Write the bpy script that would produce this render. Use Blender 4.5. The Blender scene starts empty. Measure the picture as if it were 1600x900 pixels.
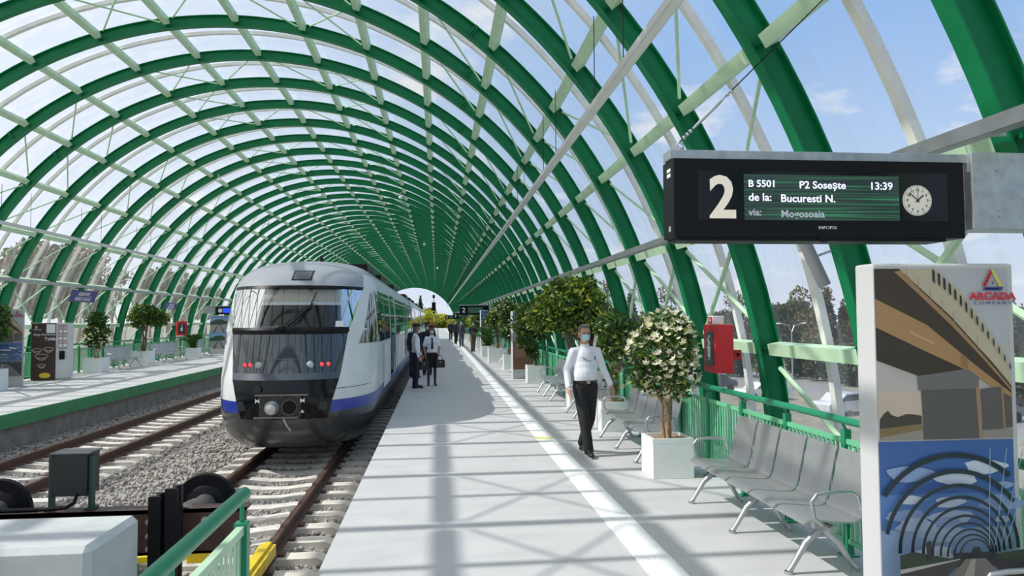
import bpy, bmesh, math, random
import numpy as np
from mathutils import Vector, Matrix, Euler
R = math.radians
PI = math.pi
C = bpy.context.scene.collection
SC = bpy.context.scene

# ------------------------------------------------------------------ camera, sky, sun, exposure
CAM_F, CAM_YAW, CAM_PITCH, CAM_ROLL, EYE = 1150.0, .1015, .0422, -.007, 1.9
cd = bpy.data.cameras.new('camera'); cam = bpy.data.objects.new('camera', cd); C.objects.link(cam)
cd.sensor_width = 36; cd.lens = 36 * CAM_F / 1600; cd.clip_end = 900; cd.clip_start = .05
cam.location = (0, 0, EYE)
cam.matrix_world = (Matrix.Translation((0, 0, EYE)) @ Matrix.Rotation(-CAM_YAW, 4, 'Z') @
                    Matrix.Rotation(PI / 2 + CAM_PITCH, 4, 'X') @ Matrix.Rotation(CAM_ROLL, 4, 'Z'))
SC.camera = cam
SC.view_settings.view_transform = 'Standard'
SC.view_settings.look = 'None'
SC.view_settings.exposure = 0.0
SC.view_settings.gamma = 1
SC.view_settings.use_curve_mapping = False

SUN_T, SUN_TY = .92, .05                         # light travels (+.92, +.05, -1)
SUN_E = 4.4
sl = bpy.data.lights.new('sun', 'SUN'); so = bpy.data.objects.new('sun', sl); C.objects.link(so)
sl.energy = SUN_E; sl.angle = R(.53); sl.color = (1, .97, .92)
so.rotation_euler = Vector((SUN_T, SUN_TY, -1)).to_track_quat('-Z', 'Y').to_euler()

W = bpy.data.worlds.new('world'); SC.world = W; W.use_nodes = True
nt = W.node_tree; nt.nodes.clear()
def wn(t, **k):
    n = nt.nodes.new(t)
    for a, b in k.items(): setattr(n, a, b)
    return n
wl = nt.links.new
tc = wn('ShaderNodeTexCoord')
sep = wn('ShaderNodeSeparateXYZ'); wl(tc.outputs['Generated'], sep.inputs[0])
r1 = wn('ShaderNodeValToRGB'); wl(sep.outputs['Z'], r1.inputs[0])
e = r1.color_ramp.elements
e[0].position = 0; e[0].color = (.78, .84, .95, 1)
e[1].position = .75; e[1].color = (.20, .40, .80, 1)
x = e.new(.12); x.color = (.62, .76, .97, 1)
x = e.new(.35); x.color = (.33, .55, .93, 1)
sunv = Vector((-SUN_T, -SUN_TY, 1)).normalized()
dp = wn('ShaderNodeVectorMath', operation='DOT_PRODUCT'); wl(tc.outputs['Generated'], dp.inputs[0]); dp.inputs[1].default_value = sunv
gl = wn('ShaderNodeMapRange'); gl.inputs[1].default_value = .0; gl.inputs[2].default_value = .75; wl(dp.outputs['Value'], gl.inputs[0])
m1 = wn('ShaderNodeMix', data_type='RGBA'); wl(gl.outputs[0], m1.inputs[0]); wl(r1.outputs[0], m1.inputs[6]); m1.inputs[7].default_value = (1.06, 1.07, 1.10, 1)
# scattered fair-weather clouds on a high plane
dv = wn('ShaderNodeMath', operation='ADD'); wl(sep.outputs['Z'], dv.inputs[0]); dv.inputs[1].default_value = .18
vs = wn('ShaderNodeVectorMath', operation='DIVIDE'); wl(tc.outputs['Generated'], vs.inputs[0])
cb = wn('ShaderNodeCombineXYZ')
for i in range(3): wl(dv.outputs[0], cb.inputs[i])
wl(cb.outputs[0], vs.inputs[1])
nz = wn('ShaderNodeTexNoise'); nz.inputs['Scale'].default_value = 1.9; nz.inputs['Detail'].default_value = 7; nz.inputs['Roughness'].default_value = .58
wl(vs.outputs[0], nz.inputs['Vector'])
cr = wn('ShaderNodeMapRange'); cr.inputs[1].default_value = .57; cr.inputs[2].default_value = .70; wl(nz.outputs[0], cr.inputs[0])
m2 = wn('ShaderNodeMix', data_type='RGBA'); wl(cr.outputs[0], m2.inputs[0]); wl(m1.outputs[2], m2.inputs[6]); m2.inputs[7].default_value = (1.0, 1.0, 1.02, 1)
bg = wn('ShaderNodeBackground'); wl(m2.outputs[2], bg.inputs[0]); bg.inputs[1].default_value = .96
wo = wn('ShaderNodeOutputWorld'); wl(bg.outputs[0], wo.inputs[0])

# ------------------------------------------------------------------ materials
MATS = {}
def mat(name, col, rough=.5, metal=0, noise=0, nscale=8, bump=0, bscale=60, emit=0, spec=.5, coat=0):
    if name in MATS: return MATS[name]
    m = bpy.data.materials.new(name); m.use_nodes = True; MATS[name] = m
    n = m.node_tree; p = n.nodes['Principled BSDF']; L = n.links.new
    p.inputs['Base Color'].default_value = (*col, 1); p.inputs['Roughness'].default_value = rough
    p.inputs['Metallic'].default_value = metal; p.inputs['Specular IOR Level'].default_value = spec
    p.inputs['Coat Weight'].default_value = coat
    t = n.nodes.new('ShaderNodeTexCoord')
    if noise:
        z = n.nodes.new('ShaderNodeTexNoise'); z.inputs['Scale'].default_value = nscale; z.inputs['Detail'].default_value = 5
        L(t.outputs['Object'], z.inputs['Vector'])
        r = n.nodes.new('ShaderNodeMapRange'); r.inputs[1].default_value = .3; r.inputs[2].default_value = .7
        r.inputs[3].default_value = 1 - noise; r.inputs[4].default_value = 1 + noise; L(z.outputs[0], r.inputs[0])
        x = n.nodes.new('ShaderNodeVectorMath'); x.operation = 'SCALE'; x.inputs[0].default_value = col; L(r.outputs[0], x.inputs['Scale'])
        L(x.outputs[0], p.inputs['Base Color'])
    if bump:
        z = n.nodes.new('ShaderNodeTexNoise'); z.inputs['Scale'].default_value = bscale; z.inputs['Detail'].default_value = 4
        L(t.outputs['Object'], z.inputs['Vector'])
        b = n.nodes.new('ShaderNodeBump'); b.inputs['Strength'].default_value = bump; b.inputs['Distance'].default_value = .02
        L(z.outputs[0], b.inputs['Height']); L(b.outputs[0], p.inputs['Normal'])
    if emit:
        p.inputs['Emission Color'].default_value = (*col, 1); p.inputs['Emission Strength'].default_value = emit
    return m
def leafmat(name, col, trans=.35):
    m = mat(name, col, .42, noise=.35, nscale=9)
    n = m.node_tree; p = n.nodes['Principled BSDF']; L = n.links.new
    t = n.nodes.new('ShaderNodeBsdfTranslucent'); t.inputs[0].default_value = (col[0] * 1.5 + .02, col[1] * 1.5 + .02, col[2], 1)
    x = n.nodes.new('ShaderNodeMixShader'); x.inputs[0].default_value = trans
    L(p.outputs[0], x.inputs[1]); L(t.outputs[0], x.inputs[2]); L(x.outputs[0], n.nodes['Material Output'].inputs[0])
    return m
def clearmat(name, tint, gloss, haze, hazecol=(.9, .9, .9), rough=.03, fres=True, streak=False):
    m = bpy.data.materials.new(name); m.use_nodes = True; MATS[name] = m
    n = m.node_tree; n.nodes.clear(); L = n.links.new
    tr = n.nodes.new('ShaderNodeBsdfTransparent'); tr.inputs[0].default_value = (*tint, 1)
    g = n.nodes.new('ShaderNodeBsdfGlossy'); g.inputs['Roughness'].default_value = rough
    d = n.nodes.new('ShaderNodeBsdfDiffuse'); d.inputs[0].default_value = (*hazecol, 1)
    tl = n.nodes.new('ShaderNodeBsdfTranslucent'); tl.inputs[0].default_value = (*hazecol, 1)
    dt = n.nodes.new('ShaderNodeMixShader'); dt.inputs[0].default_value = .6; L(d.outputs[0], dt.inputs[1]); L(tl.outputs[0], dt.inputs[2])
    a = n.nodes.new('ShaderNodeMixShader'); a.inputs[0].default_value = haze; L(tr.outputs[0], a.inputs[1]); L(dt.outputs[0], a.inputs[2])
    if streak:
        t = n.nodes.new('ShaderNodeTexCoord'); mp = n.nodes.new('ShaderNodeMapping'); mp.inputs['Scale'].default_value = (1, 2.2, .35)
        z = n.nodes.new('ShaderNodeTexNoise'); z.inputs['Scale'].default_value = 2.0; z.inputs['Detail'].default_value = 6
        r = n.nodes.new('ShaderNodeMapRange'); r.inputs[1].default_value = .45; r.inputs[2].default_value = .8
        r.inputs[3].default_value = haze; r.inputs[4].default_value = min(1, haze + .22)
        L(t.outputs['Object'], mp.inputs[0]); L(mp.outputs[0], z.inputs['Vector']); L(z.outputs[0], r.inputs[0]); L(r.outputs[0], a.inputs[0])
    b = n.nodes.new('ShaderNodeMixShader'); L(a.outputs[0], b.inputs[1]); L(g.outputs[0], b.inputs[2])
    if fres:
        f = n.nodes.new('ShaderNodeFresnel'); f.inputs[0].default_value = gloss; L(f.outputs[0], b.inputs[0])
    else: b.inputs[0].default_value = gloss
    o = n.nodes.new('ShaderNodeOutputMaterial'); L(b.outputs[0], o.inputs[0])
    return m

M_green = mat('green_paint', (.003, .185, .066), .42, noise=.12, nscale=3, spec=.25)
M_pale = mat('pale_green_paint', (.50, .70, .47), .45, noise=.08, nscale=4)
M_fence = mat('fence_green_paint', (.14, .50, .26), .45, noise=.08)
M_rail_green = mat('handrail_green_paint', (.01, .23, .11), .35)
M_hoop = mat('white_aluminium', (.82, .80, .76), .5, noise=.06)
M_galv = mat('galvanised_steel', (.46, .48, .50), .42, .75, noise=.15, nscale=14)
M_tray = mat('tray_steel', (.42, .43, .44), .5, .4, noise=.12, nscale=6)
M_tube = mat('trunking_white', (.66, .66, .66), .45, noise=.06)
M_steel = mat('perforated_steel', (.58, .58, .59), .36, .85, noise=.06, bump=.25, bscale=260)
M_cast = mat('cast_aluminium', (.50, .51, .52), .35, .85)
M_dark = mat('black_plastic', (.008, .008, .010), .42, spec=.18)
M_black = mat('black_gloss', (.004, .005, .007), .14, spec=.35)
M_conc = mat('concrete', (.50, .51, .50), .85, noise=.10, nscale=5, bump=.3, bscale=90)
M_concd = mat('weathered_concrete', (.26, .25, .23), .9, noise=.25, nscale=3, bump=.3)
M_sleeper = mat('sleeper_concrete', (.66, .62, .55), .85, noise=.18, nscale=6, bump=.3)
M_rust = mat('rusted_rail', (.085, .042, .028), .62, noise=.3, nscale=10)
M_rustb = mat('brown_steel', (.06, .028, .020), .5, noise=.25, nscale=6)
M_yellow = mat('yellow_paint', (.75, .55, .02), .45, noise=.12)
M_red = mat('red_paint', (.62, .02, .025), .35)
M_white = mat('white_paint', (.82, .82, .81), .45)
M_planter = mat('planter_white', (.80, .81, .80), .42, noise=.03)
M_soil = mat('wood_chip_mulch', (.35, .24, .17), .9, noise=.4, nscale=60, bump=.5)
M_trunk = mat('bark', (.16, .10, .06), .85, noise=.35, nscale=20, bump=.4)
M_trunkpale = mat('pale_bark', (.36, .24, .15), .85, noise=.3, nscale=22, bump=.4)
M_leafg = leafmat('leaf_green', (.085, .17, .022))
M_leafd = leafmat('leaf_dark', (.028, .068, .018))
M_leafy = leafmat('leaf_yellow_green', (.36, .40, .07))
M_leafp = leafmat('palm_leaf', (.06, .17, .04))
M_petal = leafmat('cream_petal', (.86, .82, .66), .25)
M_bush = leafmat('hedge_yellow_green', (.36, .36, .03))
M_outg = leafmat('woodland_leaf', (.055, .082, .028))
M_outd = leafmat('conifer_needle', (.028, .05, .034))
M_outb = leafmat('autumn_leaf', (.17, .115, .06))
M_skin = mat('skin', (.52, .28, .19), .5)
M_skind = mat('tanned_skin', (.36, .17, .11), .5)
M_shirt = mat('white_cotton', (.78, .80, .86), .8, bump=.25, bscale=14)
M_trouser = mat('black_cloth', (.010, .010, .012), .8)
M_navy = mat('navy_cloth', (.018, .018, .035), .8)
M_jeans = mat('blue_grey_denim', (.06, .075, .11), .85)
M_khaki = mat('khaki_cloth', (.09, .08, .05), .85)
M_tights = mat('sheer_tights', (.05, .035, .03), .5)
M_shoe = mat('black_leather', (.010, .009, .009), .3)
M_hair = mat('grey_hair', (.13, .12, .11), .7, noise=.3, nscale=40)
M_hairb = mat('black_hair', (.012, .010, .009), .5)
M_mask = mat('pale_blue_mask', (.42, .68, .76), .8)
M_cap = mat('dark_red_cap', (.05, .010, .020), .7)
M_lens = mat('eye_dark', (.02, .015, .012), .2)
M_gold = mat('ivory_numeral', (.80, .73, .60), .5, emit=.25)

# ------------------------------------------------------------------ mesh helpers
class MB:
    def __init__(s): s.v = []; s.f = []; s.m = []
    def add(s, vs, fs, mi=0):
        b = len(s.v); s.v += [tuple(p) for p in vs]; s.f += [tuple(i + b for i in f) for f in fs]; s.m += [mi] * len(fs); return s
    def box(s, c, d, mi=0, rot=None, bev=0):
        x, y, z = d[0] / 2, d[1] / 2, d[2] / 2
        if bev:
            bm = bmesh.new(); bmesh.ops.create_cube(bm, size=1)
            for v in bm.verts: v.co = Vector((v.co.x * d[0], v.co.y * d[1], v.co.z * d[2]))
            bmesh.ops.bevel(bm, geom=list(bm.edges), offset=bev, segments=2, profile=.5, affect='EDGES')
            vs = [v.co.copy() for v in bm.verts]; bm.verts.index_update(); fs = [[v.index for v in f.verts] for f in bm.faces]; bm.free()
        else:
            vs = [Vector(p) for p in [(-x, -y, -z), (x, -y, -z), (x, y, -z), (-x, y, -z), (-x, -y, z), (x, -y, z), (x, y, z), (-x, y, z)]]
            fs = [(0, 3, 2, 1), (4, 5, 6, 7), (0, 1, 5, 4), (1, 2, 6, 5), (2, 3, 7, 6), (3, 0, 4, 7)]
        if rot is not None: vs = [rot @ v for v in vs]
        c = Vector(c); return s.add([v + c for v in vs], fs, mi)
    def b2(s, x0, x1, y0, y1, z0, z1, mi=0, bev=0):
        return s.box(((x0 + x1) / 2, (y0 + y1) / 2, (z0 + z1) / 2), (abs(x1 - x0), abs(y1 - y0), abs(z1 - z0)), mi, None, bev)
    def bar(s, p, q, w, h, mi=0, up=(0, 0, 1)):
        p, q = Vector(p), Vector(q); d = q - p; L = d.length; d.normalize(); up = Vector(up)
        if abs(d.dot(up)) > .98: up = Vector((0, 1, 0))
        a = d.cross(up).normalized(); b = a.cross(d)
        rot = Matrix((a, d, b)).transposed(); return s.box((p + q) / 2, (w, L, h), mi, rot)
    def tube(s, pts, r, n=10, mi=0, cap=True):
        pts = [Vector(p) for p in pts]; rs = r if isinstance(r, (list, tuple)) else [r] * len(pts)
        vs = []; prev = None
        for i, p in enumerate(pts):
            t = (pts[min(i + 1, len(pts) - 1)] - pts[max(i - 1, 0)]).normalized()
            if prev is None: a = t.orthogonal().normalized()
            else: a = (prev - t * prev.dot(t)).normalized()
            prev = a; b = t.cross(a)
            vs += [p + (a * math.cos(2 * PI * k / n) + b * math.sin(2 * PI * k / n)) * rs[i] for k in range(n)]
        fs = [(i * n + k, i * n + (k + 1) % n, (i + 1) * n + (k + 1) % n, (i + 1) * n + k) for i in range(len(pts) - 1) for k in range(n)]
        if cap: fs += [tuple(range(n - 1, -1, -1)), tuple((len(pts) - 1) * n + k for k in range(n))]
        return s.add(vs, fs, mi)
    def ell(s, c, r, mi=0, n=12, rot=None):
        if not isinstance(r, (tuple, list)): r = (r, r, r)
        c = Vector(c); vs = []; m = max(4, n // 2)
        for j in range(m + 1):
            a = PI * j / m - PI / 2
            for k in range(n):
                b = 2 * PI * k / n; v = Vector((r[0] * math.cos(a) * math.cos(b), r[1] * math.cos(a) * math.sin(b), r[2] * math.sin(a)))
                vs.append(c + (rot @ v if rot is not None else v))
        fs = [(j * n + k, j * n + (k + 1) % n, (j + 1) * n + (k + 1) % n, (j + 1) * n + k) for j in range(m) for k in range(n)]
        return s.add(vs, fs, mi)
    def prism(s, pts, y0, y1, axis='y', mi=0):
        n = len(pts)
        def P(a, b, t): return (a, t, b) if axis == 'y' else ((t, a, b) if axis == 'x' else (a, b, t))
        vs = [P(a, b, y0) for a, b in pts] + [P(a, b, y1) for a, b in pts]
        fs = [tuple(range(n)), tuple(range(2 * n - 1, n - 1, -1))] + [(i, i + n, (i + 1) % n + n, (i + 1) % n) for i in range(n)]
        return s.add(vs, fs, mi)
    def loft(s, rings, mi=0, cap=True):
        n = len(rings[0]); vs = [p for r in rings for p in r]
        fs = [(i * n + k, i * n + (k + 1) % n, (i + 1) * n + (k + 1) % n, (i + 1) * n + k) for i in range(len(rings) - 1) for k in range(n)]
        if cap: fs += [tuple(range(n - 1, -1, -1)), tuple((len(rings) - 1) * n + k for k in range(n))]
        return s.add(vs, fs, mi)
    def mesh(s, name, mats, smooth=False, fix=True):
        me = bpy.data.meshes.new(name); me.from_pydata(s.v, [], s.f)
        if not isinstance(mats, (list, tuple)): mats = [mats]
        for m in mats: me.materials.append(m)
        if len(mats) > 1: me.polygons.foreach_set('material_index', s.m)
        if fix:
            bm = bmesh.new(); bm.from_mesh(me); bmesh.ops.recalc_face_normals(bm, faces=bm.faces); bm.to_mesh(me); bm.free()
        if smooth: smooth_mesh(me)
        return me
    def build(s, name, mats, parent=None, smooth=False, fix=True):
        return obj(name, s.mesh(name, mats, smooth, fix), parent)
def smooth_mesh(me, ang=40):
    me.polygons.foreach_set('use_smooth', [True] * len(me.polygons))
    try: me.set_sharp_from_angle(angle=R(ang))
    except Exception: pass
def obj(name, me, parent=None):
    o = bpy.data.objects.new(name, me); C.objects.link(o)
    if parent is not None: o.parent = parent
    return o
def tag(o, label, cat, group=None, kind=None):
    o['label'] = label; o['category'] = cat
    if group: o['group'] = group
    if kind: o['kind'] = kind
    return o
def thing(name, label, cat, loc=(0, 0, 0), rz=0, group=None):
    o = bpy.data.objects.new(name, None); C.objects.link(o); o.empty_display_size = .1
    o.location = loc; o.rotation_euler = (0, 0, rz); return tag(o, label, cat, group)
def struct(o): o['kind'] = 'structure'; return o
def kids(o): return [c for c in bpy.data.objects if c.parent == o]
def dup(root, loc, label=None, rz=None):
    def rec(o, par):
        c = o.copy(); C.objects.link(c)
        if par is not None: c.parent = par; c.matrix_parent_inverse = o.matrix_parent_inverse.copy()
        for k in list(o.children): rec(k, c)
        return c
    c = rec(root, None); c.location = loc
    if rz is not None: c.rotation_euler = (0, 0, rz)
    if label: c['label'] = label
    return c
def text_mesh(txt, size, ext=.001, align='LEFT', squash=1, bold=0):
    cu = bpy.data.curves.new('lettering', 'FONT'); cu.body = txt; cu.size = size; cu.extrude = ext; cu.align_x = align; cu.offset = bold
    cu.resolution_u = 3
    o = bpy.data.objects.new('lettering', cu); C.objects.link(o)
    bpy.context.view_layer.update()
    me = bpy.data.meshes.new_from_object(o.evaluated_get(bpy.context.evaluated_depsgraph_get()))
    bpy.data.objects.remove(o); bpy.data.curves.remove(cu)
    if squash != 1:
        for v in me.vertices: v.co.x *= squash
    return me
def text(txt, size, m, parent, loc, rot=(PI / 2, 0, 0), align='LEFT', squash=1, bold=0, ext=.001, name='lettering'):
    me = text_mesh(txt, size, ext, align, squash, bold); me.materials.clear(); me.materials.append(m)
    o = obj(name, me, parent); o.location = loc; o.rotation_euler = rot; return o
rng = np.random.default_rng(7)
def leaves(centers, size, mats, weights, name, parent, seed=1, aspect=.45, up=.3):
    """a crown of small folded leaves, one mesh"""
    g = np.random.default_rng(seed); c = np.asarray(centers, float); n = len(c)
    d = g.normal(size=(n, 3)); d /= np.linalg.norm(d, axis=1, keepdims=True)
    u = g.normal(size=(n, 3)); u[:, 2] += up * 2; u -= d * (u * d).sum(1, keepdims=True); u /= np.linalg.norm(u, axis=1, keepdims=True)
    w = np.cross(d, u); s = size * g.uniform(.6, 1.3, (n, 1))
    P = [c, c + d * s * .35 + w * s * aspect * .5 + u * s * .08, c + d * s * .7 + w * s * aspect * .4 + u * s * .04, c + d * s,
         c + d * s * .7 - w * s * aspect * .4 + u * s * .04, c + d * s * .35 - w * s * aspect * .5 + u * s * .08]
    V = np.stack(P, 1).reshape(-1, 3)
    i0 = np.arange(n)[:, None] * 6
    F = np.concatenate([i0 + np.array([[0, 1, 2, 3]]), i0 + np.array([[0, 3, 4, 5]])], 1).reshape(-1, 4)
    me = bpy.data.meshes.new(name)
    me.vertices.add(len(V)); me.vertices.foreach_set('co', V.ravel())
    me.loops.add(F.size); me.loops.foreach_set('vertex_index', F.ravel().astype(np.int32))
    me.polygons.add(len(F)); me.polygons.foreach_set('loop_start', np.arange(len(F), dtype=np.int32) * 4)
    try: me.polygons.foreach_set('loop_total', np.full(len(F), 4, dtype=np.int32))
    except Exception: pass
    for m in mats: me.materials.append(m)
    mi = g.choice(len(mats), size=n, p=np.array(weights) / sum(weights)).repeat(2)
    me.polygons.foreach_set('material_index', mi.astype(np.int32)); me.update(calc_edges=True)
    if parent is None: return me
    return obj(name, me, parent)
def blob_pts(g, clumps, n, shell=.55):
    """points in a set of ellipsoids (centre, radii), denser to the outside"""
    vol = np.array([np.prod(r) ** .67 for c, r in clumps]); k = g.choice(len(clumps), size=n, p=vol / vol.sum())
    d = g.normal(size=(n, 3)); d /= np.linalg.norm(d, axis=1, keepdims=True)
    r = g.uniform(shell ** 3, 1, (n, 1)) ** (1 / 3)
    return np.array([clumps[i][0] for i in k]) + d * r * np.array([clumps[i][1] for i in k])

# ------------------------------------------------------------------ the vault's measures
CX, CZ, RV = -4.81, -.02, 8.905
BAY, OFF = 2.24, -.113
NODES = [29.7 + 9.92 * k for k in range(-2, 15)]
def arcY(n): return (n + OFF) * BAY
def vault(a, Y, r=RV): return Vector((CX + r * math.cos(R(a)), Y, CZ + r * math.sin(R(a))))
N_ARCH = 73
END_Y = arcY(N_ARCH - 1)
RAIL_Z, SLEEP_Z, BALLAST_Z, GROUND_Z = -.55, -.71, -.76, -.8
TRK_A, TRK_B = -2.55, -6.9
PLAT_X, PLAT_L = -.9, -8.85

# ------------------------------------------------------------------ the setting
M_floor = mat('platform_screed', (.53, .527, .522), .62, noise=.05, nscale=1.3, bump=.06, bscale=30)
M_ground = mat('dry_ground', (.22, .21, .16), .95, noise=.3, nscale=.8)
M_road = mat('asphalt', (.22, .22, .22), .9, noise=.12, nscale=2)
M_ballast = mat('ballast', (.36, .33, .30), .95, noise=.4, nscale=30, bump=1, bscale=26)
M_fascia = mat('fascia_green', (.035, .24, .10), .55, noise=.1, nscale=2)
M_tactile = mat('tactile_white', (.86, .86, .85), .6)
mb = MB(); mb.b2(PLAT_X, 4.15, -3, END_Y + 3, -.25, 0); mb.b2(PLAT_X + .25, 4.15, -3, END_Y + 3, -1.0, -.25, 1)
struct(mb.build('floor', [M_floor, M_concd]))
mb = MB(); mb.b2(-13.77, PLAT_L - .02, -3, END_Y + 3, -.25, 0); mb.b2(-13.77, PLAT_L - .1, -3, END_Y + 3, -1.0, -.25, 1)
struct(mb.build('floor_opposite', [M_floor, M_concd]))
mb = MB()
for i in range(46):
    y0 = -3 + i * 3.7; mb.b2(PLAT_L - .02, PLAT_L + .03, y0, y0 + 3.685, -.28, .012)
struct(mb.build('trim_1', M_fascia))
mb = MB(); mb.b2(1.555, 1.845, -3, END_Y + 3, .0005, .004)
struct(mb.build('trim_2', M_tactile))
LOW_Z = -4.6                                     # the station stands higher than the land to its right
mb = MB(); gp = [(-420, GROUND_Z - .02), (9.5, GROUND_Z - .02), (22, LOW_Z), (420, LOW_Z), (420, LOW_Z - .3), (-420, LOW_Z - .3)]
mb.prism(gp, -60, 600); struct(mb.build('ground', M_ground))
mb = MB(); mb.b2(5.2, 8.6, -40, 200, GROUND_Z - .02, GROUND_Z + .01); mb.b2(30, 37, -60, 300, LOW_Z, LOW_Z + .03); struct(mb.build('road', M_road))
mb = MB(); mb.b2(PLAT_L - .1, PLAT_X + .25, -4, 171, GROUND_Z - .05, BALLAST_Z - .03)
tag(mb.build('ballast', M_ballast), 'bed of grey crushed stone between the two platforms', 'ballast', kind='stuff')
# loose stones lying on the bed where single stones can be seen
g = np.random.default_rng(3); N = 36000
px = g.uniform(PLAT_L - .05, PLAT_X + .22, N); py = 3.2 + 25 * g.random(N) ** 1.5
ok = np.ones(N, bool)
for xc, y0, n_ in ((TRK_A, 4.3, 30), (TRK_B, 5.0, 105)):
    k_ = np.clip(np.round((py - y0) / .6), 0, n_ - 1); ok &= ~((np.abs(px - xc) < 1.34) & (np.abs(py - y0 - k_ * .6) < .165))
    for q in (-.72, .72): ok &= np.abs(px - xc - q) > .11
ok &= ~((px < -1.87) & (py < 5.1)); px, py = px[ok], py[ok]; N = len(px)
ico = bmesh.new(); bmesh.ops.create_icosphere(ico, subdivisions=1, radius=1)
iv = np.array([v.co[:] for v in ico.verts]); ff = np.array([[v.index for v in f.verts] for f in ico.faces]); ico.free()
sc_ = g.uniform(.016, .036, (N, 1, 1)) * g.uniform(.6, 1.3, (N, 1, 3))
V = iv[None] * sc_ * g.uniform(.75, 1.2, (N, 12, 1)); ang = g.uniform(0, 6.28, N); ca, sa = np.cos(ang), np.sin(ang)
V = np.stack([V[:, :, 0] * ca[:, None] - V[:, :, 1] * sa[:, None], V[:, :, 0] * sa[:, None] + V[:, :, 1] * ca[:, None], V[:, :, 2]], 2)
V += np.stack([px, py, BALLAST_Z - .03 + g.uniform(0, .045, N)], 1)[:, None]
F = (ff[None] + (np.arange(N) * 12)[:, None, None]).reshape(-1, 3)
me = bpy.data.meshes.new('stones'); me.vertices.add(N * 12); me.vertices.foreach_set('co', V.ravel())
me.loops.add(F.size); me.loops.foreach_set('vertex_index', F.ravel().astype(np.int32))
me.polygons.add(len(F)); me.polygons.foreach_set('loop_start', np.arange(len(F), dtype=np.int32) * 3)
for nm, c in (('stone_grey', (.40, .38, .36)), ('stone_tan', (.46, .40, .34)), ('stone_dark', (.22, .20, .19))): me.materials.append(mat(nm, c, .9))
me.polygons.foreach_set('material_index', g.choice(3, N, p=[.5, .3, .2]).repeat(20).astype(np.int32)); me.update(calc_edges=True)
tag(obj('ballast_stones', me), 'loose angular grey and tan stones strewn around the near sleepers', 'stones', kind='stuff')

# rails, each one long piece
def rail_mb(xc, y0, y1):
    b = MB(); p = [(-.07, 0), (.07, 0), (.07, .012), (.012, .03), (.009, .115), (.034, .125), (.034, .155), (-.034, .155), (-.034, .125), (-.009, .115), (-.012, .03), (-.07, .012)]
    b.prism([(xc + a, RAIL_Z - .155 + z) for a, z in p], y0, y1); return b
for xc, y0, lab in ((TRK_A + .72, 4.0, 'brown steel rail nearest the platform with the walking man'), (TRK_A - .72, 4.0, 'brown steel rail under the left side of the train'),
                    (TRK_B + .72, -3, 'brown steel rail of the empty track, side next to the train'), (TRK_B - .72, -3, 'brown steel rail of the empty track, side next to the opposite platform')):
    tag(rail_mb(xc, y0, 171).build('rail', M_rust), lab, 'rail')
# sleepers
sb = MB()
prof = [(-1.3, -.078), (1.3, -.078), (1.3, -.03), (1.22, .0), (.5, .0), (.2, -.035), (-.2, -.035), (-.5, .0), (-1.22, .0), (-1.3, -.03)]
sb.prism(prof, -.12, .12)
for x0 in (-.72, .72):
    for s in (-1, 1): sb.b2(x0 + s * .112 - .034, x0 + s * .112 + .034, -.05, .05, 0, .03, 1)
sme = sb.mesh('sleeper', [M_sleeper, M_rust])
def sleeper(x, y, track):
    o = obj('railway_sleeper', sme); o.location = (x, y, SLEEP_Z)
    tag(o, 'pale concrete sleeper under the rails of the ' + ('train track' if track == 'a' else 'empty left track'), 'sleeper', 'sleepers of the ' + ('train track' if track == 'a' else 'empty track'))
for i in range(30): sleeper(TRK_A, 4.3 + i * .6, 'a')
for i in range(105): sleeper(TRK_B, 5 + i * .6, 'b')

# ------------------------------------------------------------------ vault: film, ribs, purlins, hoops, bracing
M_film = clearmat('clear_film', (.97, .985, 1.0), 1.18, .09, (.92, .90, .88), .06, True, True)
mb = MB(); A = [(-6 + 192 * i / 72) for i in range(73)]
vs = [tuple(vault(a, y, RV + .31)) for y in (arcY(-2), END_Y + .1) for a in A]
ny = 75
vs = [tuple(vault(a, arcY(-2) + (END_Y - arcY(-2)) * j / ny, RV + .31)) for j in range(ny + 1) for a in A]
fs = [(j * 73 + i, j * 73 + i + 1, (j + 1) * 73 + i + 1, (j + 1) * 73 + i) for j in range(ny) for i in range(72)]
mb.add(vs, fs); cl = mb.build('ceiling', M_film, smooth=True, fix=False); struct(cl)

def arc_sweep(b, prof, a0, a1, n, mi=0):
    """prof: closed list of (radius, dy) swept round the vault axis (local: centre at origin)"""
    rings = []
    for i in range(n + 1):
        a = R(a0 + (a1 - a0) * i / n); rings.append([(r * math.cos(a), dy, r * math.sin(a)) for r, dy in prof])
    b.loft(rings, mi)
def I_prof(r0, r1, w, t, tw):
    h = w / 2; k = tw / 2
    return [(r0, -h), (r0, h), (r0 + t, h), (r0 + t, k), (r1 - t, k), (r1 - t, h), (r1, h), (r1, -h), (r1 - t, -h), (r1 - t, -k), (r0 + t, -k), (r0 + t, -h)]
rib = MB(); arc_sweep(rib, I_prof(RV - .05, RV + .21, .155, .016, .010), -5.5, 185.5, 96)
for a in NODES:
    rot = Matrix.Rotation(-R(a), 3, 'Y')
    for s in (-1, 1):
        rib.box(rot @ Vector((RV + .08, s * .055, 0)), (.16, .09, .014), 0, rot)
        for q in (.02, .13): rib.box(rot @ Vector((RV + q, s * .085, .014)), (.026, .026, .026), 0, rot)
for a in (52.5, 132):                                   # bolted splices half-way up
    rot = Matrix.Rotation(-R(a), 3, 'Y')
    for s in (-.02, .02): rib.box(rot @ Vector((RV + .08, 0, s)), (.27, .165, .022), 0, rot)
for a in (6.2, 7.4, 9.4, 10.6, 169, 170.4):
    rot = Matrix.Rotation(-R(a), 3, 'Y')
    for s in (-.06, .06): rib.box(rot @ Vector((RV - .055, s, 0)), (.02, .02, .02), 0, rot)
rib_me = rib.mesh('beam', M_green)
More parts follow.
